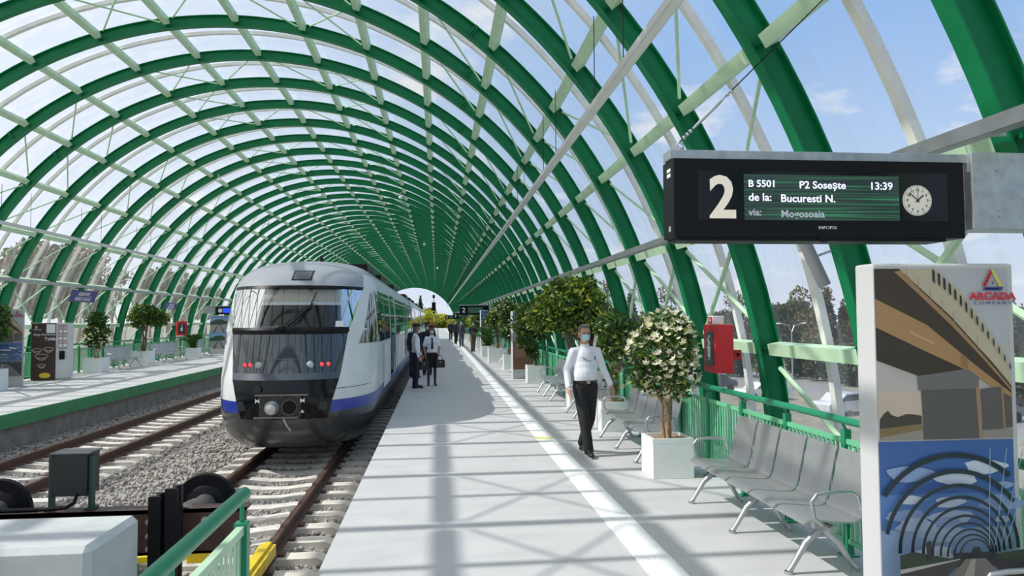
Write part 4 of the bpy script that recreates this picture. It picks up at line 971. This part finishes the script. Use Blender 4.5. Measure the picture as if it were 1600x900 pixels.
for y0 in (16.0, 34.0, 53.8, 71):
    b = MB()
    for dy in (-.95, .95):
        for x in (-.75, .75): b.tube([(x - .06, y0 + dy, .0 + .43 + RAIL_Z), (x + .06, y0 + dy, .43 + RAIL_Z)], .42, 24)
        b.tube([(-1.0, y0 + dy, .43 + RAIL_Z), (1.0, y0 + dy, .43 + RAIL_Z)], .08, 10)
    b.b2(-1.05, -.95, y0 - 1.4, y0 + 1.4, .35 + RAIL_Z, .6 + RAIL_Z); b.b2(.95, 1.05, y0 - 1.4, y0 + 1.4, .35 + RAIL_Z, .6 + RAIL_Z); b.build('bogie', M_dark, T)
for y0, L_ in ((17.0, 2.2), (21.0, 3.0), (27.0, 2.6), (37, 3.0), (43, 3.0), (49, 2.5), (58, 3), (65, 3)):
    b = MB(); b.b2(.35, 1.02, y0, y0 + L_, tz(3.36), tz(3.58), 0, .03); b.build('roof_unit', M_dark, T)
b = MB(); b.tube([(.1, 16.3, tz(3.55)), (.1, 16.3, tz(3.68))], [.05, .03], 8); b.build('antenna', M_dark, T)

# ------------------------------------------------------------------ buffer stop, end wall
B = thing('buffer_stop', 'brown steel buffer stop with two round black buffers facing the train', 'buffer stop', (TRK_A - .07, 5.56, 0))
b = MB(); b.b2(-1.78, 1.24, -.02, .02, .24, .55); b.b2(-1.78, 1.24, -.02, .16, .53, .55); b.b2(-1.78, 1.24, -.02, .16, .24, .26); b.build('beam', M_rustb, B)
for x in (-.775, .775):
    b = MB(); b.tube([(x, .02, .44), (x, .40, .44)], [.13, .10], 16); b.tube([(x, .35, .44), (x, .62, .44)], .085, 16); o = b.build('buffer', mat('buffer_bright', (.25, .23, .21), .4, .6), B, True)
    b = MB(); b.tube([(x, .60, .44), (x, .63, .44), (x, .66, .44)], [.235, .245, .22], 36); b.tube([(x, .585, .44), (x, .60, .44)], [.13, .15], 24)
    for k in range(8): a = k * PI / 4; b.tube([(x + .19 * math.cos(a), .59, .44 + .19 * math.sin(a)), (x + .19 * math.cos(a), .60, .44 + .19 * math.sin(a))], .012, 6)
    b.build('buffer_head', M_dark, o, True)
for x in (.69, .80):
    b = MB(); p = [(-.042, 0), (.042, 0), (.042, .012), (.010, .03), (.010, .11), (.030, .12), (.030, .15), (-.030, .15), (-.030, .12), (-.010, .11), (-.010, .03), (-.042, .012)]
    b.prism([(x + q[0], -.24 + q[1]) for q in p], -.55, .75 if x > .75 else .70, 'z'); b.build('upright_rail', M_dark, B)
b = MB()
for x, z in ((.58, .48), (.58, .38), (.58, .29), (.96, .48)): b.tube([(x, -.02, z), (x, -.05, z)], .022, 6); b.tube([(x, -.05, z), (x, -.07, z)], .011, 6)
b.build('bolts', M_galv, B)
b = MB(); b.tube([(.62, -.10, -.55), (.58, .5, -.60)], .05, 8); b.tube([(.72, -.16, .1), (.56, .6, -.55)], .035, 8); b.build('brace', M_dark, B)
for x in (.79, -.65):
    b = MB(); b.b2(x - .045, x + .045, .6, 2.75, -.547, -.49, 0, .01); b.b2(x - .085, x - .045, .6, 2.75, -.64, -.52); b.b2(x + .045, x + .085, .6, 2.75, -.64, -.52); b.build('friction_clamp', M_yellow, B)
b = MB(); b.b2(.10, .42, 2.25, 2.4, -.54, -.38, 0, .01); b.tube([(.41, 2.32, -.46), (.47, 2.32, -.46)], .03, 8); b.build('yellow_bracket', M_yellow, B)
b = MB(); b.bar((-.55, 2.3, -.5), (.36, 2.32, -.48), .05, .06); b.build('yellow_link', M_yellow, B)
S = thing('signal_lamp_box', 'black box on two green posts standing on the brown buffer beam', 'signal box', (TRK_A - .08, 5.62, .553)); 
b = MB(); b.b2(-.125, .125, 0, .20, .10, .40, 0, .004)
for x in (-.11, .11):
    for z in (.12, .38): b.tube([(x, 0, z), (x, -.006, z)], .010, 8)
b.build('box', mat('box_black', (.016, .018, .017), .5), S); b = MB(); b.b2(-.13, .14, -.01, .21, .40, .41); b.build('lid', mat('box_lid', (.13, .13, .12), .5), S)
for x in (-.135, .138): b = MB(); b.b2(x - .011, x + .011, .02, .08, 0, .38); b.b2(x - .03, x + .03, .0, .1, 0, .012); b.build('post', mat('post_dark_green', (.01, .055, .035), .5), S)
b = MB(); pts = [(.06, .0, .12), (.05, -.02, .06), (.0, -.03, .03), (-.15, -.03, .02), (-.75, -.03, .018), (-1.15, -.03, .018)]; b.tube(pts, .014, 8)
for k in range(60): t_ = k / 59; b.tube([(-.2 - .95 * t_, -.03, .019), (-.192 - .95 * t_, -.03, .019)], .017, 8)
b.build('cable_conduit', M_dark, S)
b = MB(); b.prism([(-6.5, -.72), (-1.92, -.72), (-1.92, .655), (-6.5, .655)], 4.35, 5.05)
bm = None
o = b.build('end_wall', mat('end_wall_concrete', (.52, .54, .53), .8, noise=.08, nscale=6, bump=.2, bscale=120)); tag(o, 'pale concrete end wall with a chamfered corner at the lower left', 'wall block')
bv = o.modifiers.new('bevel', 'BEVEL'); bv.width = .035; bv.segments = 1; bv.limit_method = 'ANGLE'

# ------------------------------------------------------------------ people
def blob(name, prims, voxel, mats, parent, it=4):
    b = MB()
    for p in prims:
        if p[0] == 'c':
            _, a, c, r0, r1 = p; a, c = Vector(a), Vector(c); d = c - a; L = d.length; d.normalize(); ax = d.orthogonal().normalized(); bx = d.cross(ax); rings = []
            for k in range(5): f = PI / 2 * k / 4.6 - PI / 2; rings.append([a + d * r0 * math.sin(f) + (ax * math.cos(q) + bx * math.sin(q)) * max(r0 * math.cos(f), r0 * .02) for q in np.linspace(0, 2 * PI, 13)[:-1]])
            for k in range(5): f = PI / 2 * (k + .6) / 4.6; f = min(f, PI / 2); rings.append([c + d * r1 * math.sin(f) + (ax * math.cos(q) + bx * math.sin(q)) * max(r1 * math.cos(f), r1 * .02) for q in np.linspace(0, 2 * PI, 13)[:-1]])
            b.loft(rings)
        else:
            _, c, r = p[:3]; b.ell(c, r, 0, 18, p[3] if len(p) > 3 else None)
    me = b.mesh(name, mats); o = obj(name, me)
    m = o.modifiers.new('r', 'REMESH'); m.mode = 'VOXEL'; m.voxel_size = voxel
    m = o.modifiers.new('s', 'SMOOTH'); m.iterations = it; m.factor = .5
    bpy.context.view_layer.update()
    me2 = bpy.data.meshes.new_from_object(o.evaluated_get(bpy.context.evaluated_depsgraph_get())); bpy.data.objects.remove(o); bpy.data.meshes.remove(me)
    me2.polygons.foreach_set('use_smooth', [True] * len(me2.polygons)); return obj(name, me2, parent)
def hand(w, d, side_, s=1.0, fwd=Vector((0, -1, 0)), grip=.5):
    """palm, four fingers and a thumb hanging from wrist w along d"""
    w, d = Vector(w), Vector(d).normalized(); f = (fwd - d * fwd.dot(d)).normalized(); n = d.cross(f) * side_     # n points in to the body
    if n.x * side_ > 0: n = -n
    P = [('c', w, w + d * .035 * s, .022 * s, .026 * s)]
    for k in range(4):
        base = w + d * .085 * s + f * (k - 1.5) * -.019 * s; P.append(('c', w + d * .03 * s + f * (k - 1.5) * -.012 * s, base, .015 * s, .0115 * s))
        ln = (.075, .085, .08, .06)[k] * s; d1 = (d + n * grip * .5).normalized(); d2 = (d + n * grip * 1.5).normalized(); k1 = base + d1 * ln * .5
        P += [('c', base, k1, .0105 * s, .0095 * s), ('c', k1, k1 + d2 * ln * .5, .0092 * s, .0075 * s)]
    tb = w + d * .03 * s + f * .022 * s; t1 = tb + (d * .6 + f * .7 + n * .3).normalized() * .045 * s
    P += [('c', w + d * .02 * s, tb, .016 * s, .014 * s), ('c', tb, t1, .013 * s, .0105 * s), ('c', t1, t1 + (d + n * .3).normalized() * .03 * s, .0105 * s, .008 * s)]
    return P
def person(lab, loc, rz, H=1.75, fem=False, J={}, top=M_shirt, bottom=M_trouser, sleeves='long', hair=M_hair, cap=None, mask=M_mask, skirt=False, tie=False, vox=.007, belly=1.0, skin=M_skin, longhair=False, extras=None, group=None, belt=False, shoe_h=0, backpack=False):
    t = thing('person', lab, 'person', loc, rz, group); s = H / 1.80; wS = .155 if fem else .175
    D = {'shR': (-wS, 0, 1.44), 'shL': (wS, 0, 1.44), 'elR': (-wS - .05, .02, 1.17), 'elL': (wS + .05, .02, 1.17), 'wrR': (-wS - .05, -.05, .92), 'wrL': (wS + .05, -.05, .92),
         'hipR': (-.09, 0, .94), 'hipL': (.09, 0, .94), 'knR': (-.10, -.015, .50), 'knL': (.10, -.015, .50), 'anR': (-.10, .02, .085), 'anL': (.10, .02, .085), 'head': (0, -.015, 1.68), 'toeR': (-.115, -.17, .03), 'toeL': (.115, -.17, .03)}
    D.update(J); V_ = {k: Vector(v) * s for k, v in D.items()}; hd = V_['head']; S_ = lambda *a: tuple(q * s for q in a)
    def hp(x, y, z): return hd + Vector((x, y, z)) * s
    nk = Vector((0, .015, 1.50)) * s
    body = [('e', hp(0, .012, .035), S_(.077, .095, .092)), ('e', hp(0, -.018, -.045), S_(.060, .070, .078)), ('c', hp(0, -.082, .0), hp(0, -.100, -.028), .011 * s, .016 * s), ('e', hp(0, -.078, .022), S_(.050, .016, .012)),
            ('e', hp(0, -.075, -.105), S_(.026, .022, .022)), ('e', hp(0, -.084, -.066), S_(.026, .012, .011)), ('e', hp(.078, .012, -.012), S_(.012, .022, .034)), ('e', hp(-.078, .012, -.012), S_(.012, .022, .034)),
            ('c', nk - Vector((0, 0, .05)) * s, hp(0, .012, -.06), .055 * s, .052 * s), ('c', (0, 0, 1.0 * s), (0, 0, 1.38 * s), .10 * s, .11 * s), ('c', nk - Vector((0, 0, .06)) * s, V_['shR'], .04 * s, .036 * s), ('c', nk - Vector((0, 0, .06)) * s, V_['shL'], .04 * s, .036 * s)]
    for k in 'RL':
        body += [('c', V_['sh' + k], V_['el' + k], .046 * s, .038 * s), ('c', V_['el' + k], V_['wr' + k], .038 * s, .026 * s), ('c', (0, 0, .98 * s), V_['hip' + k], .09 * s, .075 * s),
                 ('c', V_['hip' + k], V_['kn' + k], .072 * s, .05 * s), ('c', V_['kn' + k], V_['an' + k], .05 * s, .034 * s), ('c', V_['kn' + k].lerp(V_['an' + k], .15), V_['kn' + k].lerp(V_['an' + k], .38) + Vector((0, .012, 0)) * s, .046 * s, .045 * s), ('c', V_['an' + k], V_['toe' + k], .035 * s, .025 * s)]
        body += hand(V_['wr' + k], V_['wr' + k] - V_['el' + k], 1 if k == 'L' else -1, s)
    bo = blob('body', body, vox * s, skin, t, 3)
    if skirt:
        lp = []
        for k in 'RL': lp += [('c', V_['hip' + k], V_['kn' + k], .077 * s, .054 * s), ('c', V_['kn' + k], V_['an' + k], .053 * s, .037 * s), ('c', V_['kn' + k].lerp(V_['an' + k], .15), V_['kn' + k].lerp(V_['an' + k], .38) + Vector((0, .012, 0)) * s, .050 * s, .049 * s)]
        blob('tights', lp, .011 * s, M_tights, t)
    for q in (-1, 1):
        b = MB(); b.ell(hp(.032 * q, -.083, .008), S_(.013, .008, .007), 0, 10); b.build('eye', M_lens, t, True)
    # shirt / jacket
    be = belly; top_p = [('e', (0, .0, 1.33 * s), S_(wS * .93, .118, .20)), ('e', (0, -.012 * be, 1.13 * s), S_(.172 if not fem else .138, .112 * be + .005, .19)), ('e', (0, -.004, 1.22 * s), S_(wS * .96, .116 * (.5 + .5 * be), .20)), ('e', (0, 0, 1.04 * s), S_(.172, .122, .09)), ('c', nk + Vector((0, 0, -.03)) * s, nk + Vector((0, -.006, .016)) * s, .080 * s, .066 * s)]
    if fem: top_p += [('e', (.075 * s, -.07 * s, 1.30 * s), S_(.07, .06, .07)), ('e', (-.075 * s, -.07 * s, 1.30 * s), S_(.07, .06, .07))]
    for k in 'RL':
        sh, el, wr = V_['sh' + k], V_['el' + k], V_['wr' + k]; top_p.append(('c', nk - Vector((0, 0, .035)) * s, sh, .064 * s, .062 * s))
        if sleeves == 'long': top_p += [('c', sh, el, .064 * s, .054 * s), ('c', el, el.lerp(wr, .92), .055 * s, .042 * s), ('c', el.lerp(wr, .9), el.lerp(wr, .96), .046 * s, .046 * s)]
        else: top_p += [('c', sh, sh.lerp(el, .72), .066 * s, .066 * s)]
    blob('shirt' if top in (M_shirt,) else 'jacket', top_p, .011 * s, top, t, 4)
    # trousers or skirt
    if skirt: tr = [('e', (0, 0, .96 * s), S_(.165, .125, .13))] + [('c', V_['hip' + k] + Vector((0, 0, -.02)), V_['hip' + k].lerp(V_['kn' + k], .74), .105 * s, .100 * s) for k in 'RL'] + [('c', (0, 0, .9 * s), (0, 0, .66 * s), .12 * s, .10 * s)]
    else:
        tr = [('e', (0, .008 * s, .965 * s), S_(.168, .128 * (be * .5 + .5), .10))]
        for k in 'RL': hi, kn, an = V_['hip' + k], V_['kn' + k], V_['an' + k]; tr += [('c', hi, kn, .104 * s, .080 * s), ('c', kn, an.lerp(kn, -.02), .080 * s, .070 * s)]
    blob('skirt' if skirt else 'trousers', tr, .011 * s, bottom, t, 4)
    for k in 'RL':
        an, toe = V_['an' + k], V_['toe' + k]; hl = an + (an - toe).normalized() * .055 * s; hl.z = toe.z + shoe_h * s
        sp = [('c', hl, an.lerp(toe, .45) + Vector((0, 0, -.01)), .036 * s, .040 * s), ('c', an.lerp(toe, .3), toe, .040 * s, .034 * s), ('c', an + Vector((0, 0, .0)), an + Vector((0, 0, -.03)), .044 * s, .044 * s)]
        if shoe_h: sp += [('c', hl, Vector((hl.x, hl.y, .012)), .016, .012)]
        o = blob('shoe', sp, .009 * s, M_shoe, t, 3)
    # hair, cap, mask
    hpz = [('e', hp(0, .026, .052), S_(.084, .096, .086)), ('e', hp(0, .055, -.01), S_(.074, .060, .075)), ('e', hp(0, -.035, .102), S_(.062, .05, .03)), ('e', hp(.074, .012, .035), S_(.014, .04, .035)), ('e', hp(-.074, .012, .035), S_(.014, .04, .035))]
    if longhair: hpz += [('c', hp(.078, .02, .0), hp(.105, .02, -.20), .036 * s, .045 * s), ('c', hp(-.078, .02, .0), hp(-.105, .02, -.20), .036 * s, .045 * s), ('c', hp(0, .07, 0), hp(0, .10, -.2), .07 * s, .06 * s)]
    blob('hair', hpz, .009 * s, hair, t, 2)
    if cap:
        blob('cap', [('e', hp(0, .01, .135), S_(.115, .125, .045)), ('e', hp(0, .01, .105), S_(.09, .103, .045)), ('e', hp(0, -.105, .085), S_(.065, .06, .012))], .009 * s, cap, t, 2)
    if mask:
        mo = blob('face_mask', [('e', hp(0, -.062, -.052), S_(.058, .052, .052)), ('e', hp(0, -.090, -.035), S_(.03, .028, .03)), ('e', hp(0, -.05, -.085), S_(.045, .045, .03))], .008 * s, mask, t, 2)
        b = MB()
        for q in (-1, 1): b.tube([hp(.05 * q, -.06, -.03), hp(.084 * q, -.0, .015)], .003, 5); b.tube([hp(.05 * q, -.05, -.07), hp(.084 * q, .01, -.03)], .003, 5)
        b.build('ear_loops', M_white, mo)
    if tie:
        b = MB(); zt = 1.46; b.loft([[(-.03 * s, -.10 * s, zt * s), (.03 * s, -.10 * s, zt * s), (.03 * s, -.115 * s, zt * s), (-.03 * s, -.115 * s, zt * s)], [(-.022 * s, -.155 * s, 1.38 * s), (.022 * s, -.155 * s, 1.38 * s), (.022 * s, -.165 * s, 1.38 * s), (-.022 * s, -.165 * s, 1.38 * s)],
              [(-.04 * s, -.16 * s, 1.12 * s), (.04 * s, -.16 * s, 1.12 * s), (.04 * s, -.17 * s, 1.12 * s), (-.04 * s, -.17 * s, 1.12 * s)]]); b.build('tie', M_navy, t)
    if belt:
        b = MB(); rr = [(.176 * s * math.cos(a), (.134 * (be * .5 + .5)) * s * math.sin(a) + .004) for a in np.linspace(0, 2 * PI, 33)[:-1]]
        b.loft([[(x, y, 1.005 * s) for x, y in rr], [(x, y, 1.04 * s) for x, y in rr]], 0, False); o = b.build('belt', M_shoe, t)
        b = MB(); yb = -.134 * (be * .5 + .5) * s; b.b2(-.024, .024, yb - .012, yb + .002, 1.0 * s, 1.045 * s); b.build('buckle', M_galv, o)
    if backpack:
        b = MB(); b.box((0, .19 * s, 1.25 * s), (.30 * s, .16 * s, .42 * s), 0, None, .03); b.build('backpack', M_dark, t)
    return t
# walking man (faces the camera)
man = person('man in white shirt, black trousers and blue face mask walking towards the camera', (2.06, 10.2, 0), .12, 1.80, False,
    {'shR': (-.175, 0, 1.435), 'shL': (.18, .0, 1.435), 'elR': (-.255, .05, 1.18), 'wrR': (-.262, -.06, .955), 'elL': (.28, .05, 1.20), 'wrL': (.365, -.02, .975),
     'hipR': (-.085, 0, .94), 'hipL': (.085, 0, .94), 'knR': (-.055, -.10, .51), 'knL': (.075, .04, .50), 'anR': (-.005, -.14, .09), 'anL': (.05, .30, .13), 'toeR': (-.02, -.33, .045), 'toeL': (.07, .14, .035), 'head': (-.01, -.02, 1.69)}, belly=1.16, belt=True, vox=.0062)
b = MB(); s_ = 1.0
b.tube([(-.055, -.12, 1.47), (-.07, -.165, 1.33), (-.02, -.175, 1.30)], .0022, 5); b.tube([(-.10, -.160, 1.365), (-.04, -.178, 1.33), (.03, -.172, 1.31)], .004, 5); b.build('hanging_glasses', M_dark, man)
b = MB(); b.b2(.095, .105, -.14, -.13, 1.33, 1.38); b.build('pen', M_dark, man)
b = MB(); b.b2(-.012, .012, -.150, -.146, 1.03, 1.44)
# the two staff in front of the train door
p1 = person('man in white shirt and dark red cap standing sideways beside the train', (-.60, 20.8, 0), PI / 2 + .15, 1.76, False, {'wrL': (.22, -.16, .94), 'elL': (.25, .0, 1.17), 'wrR': (-.23, -.05, .90), 'elR': (-.25, .03, 1.17), 'head': (0, -.03, 1.67)}, cap=M_cap, skin=M_skind, hair=M_hair, mask=M_white, bottom=M_navy, vox=.008)
p2 = person('woman in white short sleeved shirt, black tie and skirt facing the camera', (-.16, 21.5, 0), .1, 1.70, True, {'elL': (.24, .03, 1.16), 'wrL': (.20, -.10, .96), 'elR': (-.23, .02, 1.16), 'wrR': (-.20, -.11, .94)}, cap=M_cap, sleeves='short', skirt=True, tie=True, longhair=True, hair=M_hairb, bottom=M_trouser, shoe_h=.04, vox=.008, skin=M_skind)
def bag(lab, loc, w, d, h, rz, cat='bag', name='handbag'):
    t = thing(name, lab, cat, loc, rz); b = MB(); b.box((0, 0, h / 2), (w, d, h), 0, None, .02); b.build('bag_body', M_shoe, t); b = MB()
    b.tube([(-w * .25, 0, h), (-w * .22, 0, h + .09), (0, 0, h + .12), (w * .22, 0, h + .09), (w * .25, 0, h)], .009, 6); b.build('handle', M_shoe, t, True)
    b = MB(); b.b2(-.02, .02, -d / 2 - .004, -d / 2, h * .62, h * .75); b.build('clasp', M_galv, t)
bag('black handbag hanging from the hand of the uniformed woman', (.08, 21.36, .52), .27, .11, .23, .1)
bag('dark brief case held between the two uniformed people', (-.37, 20.80, .50), .24, .09, .24, .2, 'brief case', 'brief_case')
person('person in dark jacket and cap half hidden behind the man at the train', (-.74, 24.6, 0), .3, 1.78, False, top=M_navy, bottom=M_navy, cap=None, hair=M_hairb, mask=None, vox=.010, skin=M_skind)
person('person in navy jacket and red cap behind the uniformed woman', (-.34, 25.6, 0), .0, 1.78, False, top=M_navy, bottom=M_navy, cap=M_cap, hair=M_hairb, vox=.010, skin=M_skind)
walk = {'knR': (-.09, -.12, .52), 'anR': (-.09, -.16, .09), 'toeR': (-.10, -.35, .05), 'knL': (.09, .05, .50), 'anL': (.09, .28, .13), 'toeL': (.10, .12, .035)}
hold = {'elR': (-.26, -.02, 1.18), 'wrR': (-.10, -.24, 1.15), 'elL': (.26, -.02, 1.18), 'wrL': (.10, -.24, 1.12)}
person('passenger in black top and khaki trousers strolling in front of the distant totem', (2.08, 43.0, 0), .1, 1.76, False, {**walk, **hold}, top=M_navy, bottom=M_khaki, hair=M_hair, mask=M_white, vox=.011)
person('passenger in dark jacket and blue jeans walking along the white strip', (1.66, 51.0, 0), .0, 1.78, False, {**walk}, top=mat('slate_cloth', (.05, .055, .08), .8), bottom=M_jeans, hair=M_hairb, mask=M_mask, vox=.011)
person('passenger all in black walking just behind the one in blue jeans', (1.45, 57.5, 0), .2, 1.80, False, walk, top=M_navy, bottom=M_trouser, hair=M_hairb, mask=None, vox=.011, backpack=True)
person('farthest passenger in dark clothes by the yellow bushes', (1.25, 68.5, 0), .0, 1.76, False, walk, top=M_navy, bottom=M_trouser, hair=M_hairb, mask=None, vox=.011)

# ------------------------------------------------------------------ beyond the tunnel
def tree_meshes(kind, seed):
    g = np.random.default_rng(seed); tb = MB()
    if kind == 'conifer':
        cl = [((0, 0, z), (1.9 * (1 - z / 10.2) + .15,) * 2 + (.75,)) for z in np.linspace(1.6, 9.6, 12)]; ms, wt, n, lf = [M_outd, M_outg], [5, 1], 3000, .5; tb.tube([(0, 0, -.2), (0, 0, 9.4)], [.17, .03], 7)
    elif kind == 'round':
        cl = [((g.uniform(-1.6, 1.6), g.uniform(-1.6, 1.6), g.uniform(3.6, 7.8)), (1.5, 1.5, 1.25)) for k in range(12)]; ms, wt, n, lf = [M_outg, M_outd, M_outb], [5, 2, 1.5], 3200, .55
        tb.tube([(0, 0, -.2), (.1, 0, 2.5), (0, .1, 5.5)], [.24, .18, .07], 7)
        for c, r in cl[:6]: tb.tube([(.05, 0, 2.6), tuple(np.array(c) * .6 + np.array([0, 0, 1.3])), c], [.1, .06, .03], 5)
    elif kind == 'thin':
        cl = [((g.uniform(-1.5, 1.5), g.uniform(-1.5, 1.5), g.uniform(3.5, 9)), (1.1, 1.1, 1.2)) for k in range(9)]; ms, wt, n, lf = [M_outb, M_outg], [4, 2], 1300, .4
        tb.tube([(0, 0, -.2), (.1, 0, 3.5), (0, .1, 8)], [.2, .14, .04], 7)
        for c, r in cl: tb.tube([(.05, 0, 2.6), tuple(np.array(c) * .7 + np.array([0, 0, .8])), c], [.08, .05, .02], 5)
    else:
        cl = [((g.uniform(-1.3, 1.3), g.uniform(-1.3, 1.3), g.uniform(.6, 2.4)), (1.1, 1.1, .9)) for k in range(9)]; ms, wt, n, lf = [M_bush, M_leafy], [4, 1], 2600, .4; tb.tube([(0, 0, -.2), (0, 0, 1.5)], [.1, .05], 6)
    return tb.mesh('trunk', M_trunk, True), leaves(blob_pts(g, cl, n, .5), lf, ms, wt, 'foliage', None, seed, .6)
TREE = {(k, s): tree_meshes(k, s) for k in ('conifer', 'round', 'thin', 'bush') for s in ((41, 42) if k != 'thin' else (43,))}
def outside_tree(kind, x, y, z, s, lab, grp=None, k=0, rz=0):
    key = (kind, 41 + k % 2) if kind != 'thin' else (kind, 43)
    t = thing({'conifer': 'conifer', 'bush': 'bush'}.get(kind, 'tree'), lab, {'conifer': 'conifer', 'bush': 'bush'}.get(kind, 'tree'), (x, y, z), rz, grp); t.scale = (s, s, s)
    obj('trunk', TREE[key][0], t); o = obj('foliage', TREE[key][1], t); o['kind'] = 'stuff'
g = np.random.default_rng(99)
for i in range(46):                                        # wood across the car park on the right
    a = R(10 + i * 1.0); d = 64 + 22 * g.random() + (60 - i * 1.1); kd = ('conifer', 'round', 'round', 'thin', 'conifer')[i % 5]
    outside_tree(kd, d * math.sin(a), d * math.cos(a), LOW_Z, g.uniform(.72, 1.0) * (.80 if kd != 'thin' else .95) * (.92 + d / 260), {'conifer': 'dark conifer in the wood beyond the right hand glazing', 'round': 'green and brown tree in the wood beyond the right hand glazing', 'thin': 'bare looking autumn tree in the wood beyond the right hand glazing'}[kd], 'wood to the right, ' + kd, i, g.uniform(0, 6))
for i in range(26):                                        # lower shrubs in front of it
    a = R(14 + i * 2.1); d = 48 + 10 * g.random() + (40 - i * 1.6)
    outside_tree('round', d * math.sin(a), d * math.cos(a), LOW_Z - 1.8, g.uniform(.6, .75), 'low dark shrubbery in front of the wood on the right', 'shrubbery to the right', i, g.uniform(0, 6))
for i in range(26):                                        # trees behind the film on the left
    y = 18 + i * 5.5 + g.uniform(-1.5, 1.5); kd = ('thin', 'round', 'thin', 'round')[i % 4]
    outside_tree(kd, -32 - 9 * g.random() - i * .5, y, GROUND_Z, g.uniform(.85, 1.25), {'round': 'dull green tree seen hazily through the left hand film', 'thin': 'brownish thin tree seen hazily through the left hand film'}[kd], 'trees to the left, ' + kd, i, g.uniform(0, 6))
for k, (x, y, s, lab) in enumerate([(-8.2, 176, 1.5, 'yellow green bush at the tunnel mouth, left end of the row'), (-4.6, 180, 1.6, 'yellow green bush at the tunnel mouth beside the conifer'), (-1.2, 177, 1.55, 'yellow green bush at the tunnel mouth behind the signal mast'), (1.6, 181, 1.25, 'yellow green bush at the tunnel mouth, right of the signal mast'), (4.4, 178, 1.0, 'lowest yellow green bush at the right end of the row')]): outside_tree('bush', x, y, GROUND_Z, s, lab, None, k, k)
outside_tree('conifer', -4.4, 196, GROUND_Z, .86, 'pointed conifer standing above the yellow bushes at the tunnel mouth', None, 0)
outside_tree('round', -1.9, 205, GROUND_Z, .68, 'dark round tree behind the yellow bushes next to the signal mast', None, 1)
outside_tree('round', -9, 215, GROUND_Z, .8, 'dark tree at the end of the tracks mostly hidden by the train', None, 0)
t = thing('signal_mast', 'railway signal on a thin mast at the far tunnel mouth', 'signal', (-.72, 158, GROUND_Z)); b = MB(); b.tube([(0, 0, 0), (0, 0, 7.9)], .10, 8); b.build('mast', M_galv, t)
b = MB(); b.b2(-.42, .42, -.2, .05, 4.6, 6.4, 0, .08); b.build('signal_head', M_dark, t); b = MB(); b.b2(-.26, .26, -.2, .05, 3.95, 4.35, 0, .05); b.build('lower_signal', M_dark, t); b = MB(); b.b2(-.26, .26, -.2, .05, 7.3, 7.95, 0, .05); b.build('top_sign', M_dark, t); b = MB(); b.tube([(0, 0, .2), (0, 0, 2.2)], .13, 8); b.build('red_sleeve', M_red, t)
def car_(lab, x, y, rz, col):
    t = thing('car', lab, 'car', (x, y, LOW_Z), rz); b = MB(); P = [(-2.1, .35), (-2.1, .75), (-1.9, .9), (-1.2, .95), (-.6, 1.42), (.7, 1.45), (1.5, .98), (2.0, .92), (2.15, .6), (2.1, .35)]
    b.prism(P, -.83, .83); b.build('body', mat('car_' + lab.split()[0], col, .2, coat=.6), t); b = MB()
    for s in (-1, 1): b.prism([(-1.05, .97), (-.55, 1.36), (.65, 1.38), (1.3, 1.0)], s * .832, s * .84)
    b.build('side_windows', M_wind, t)
    for wx in (-1.35, 1.35):
        for s in (-1, 1): b = MB(); b.tube([(wx, s * .70, .32), (wx, s * .86, .32)], .32, 16); b.build('wheel', M_dark, t)
for lab, x, y, rz, c in (('silver car parked beyond the right hand glazing, nearest the call point', 27.0, 47, .3, (.5, .52, .54)), ('white car parked beyond the glazing, left of the arch with the call point', 25.5, 56, .2, (.7, .7, .7)), ('dark blue car parked in the lot beyond the glazing behind the hose cabinet', 24.5, 64, .3, (.03, .04, .08)), ('grey car parked lowest in the view between arch and totem', 33.5, 42, .3, (.22, .23, .25)), ('black car parked between arch and totem, beside the grey one', 37, 46, .3, (.02, .02, .025)), ('red car parked farthest right beyond the glazing', 42, 41, .3, (.35, .03, .03))): car_(lab, x, y, rz, c)
def street_lamp(lab, x, y):
    t = thing('street_lamp', lab, 'street lamp', (x, y, LOW_Z), .4); b = MB(); b.tube([(0, 0, 0), (0, 0, 5.2)], [.08, .05], 8); b.build('pole', M_galv, t)
    for s in (-1, 1):
        b = MB(); b.tube([(0, 0, 5.15), (s * .35, 0, 5.75), (s * 1.3, 0, 5.95)], .035, 6); o = b.build('arm', M_galv, t); b = MB(); b.ell((s * 1.6, 0, 5.95), (.36, .13, .07), 0, 10); b.build('lamp_head', M_hoop, o, True)
street_lamp('double armed street lamp in the car park, left of the totem', 30.5, 48); street_lamp('double armed street lamp farther off, behind the nearer lamp', 31, 62)
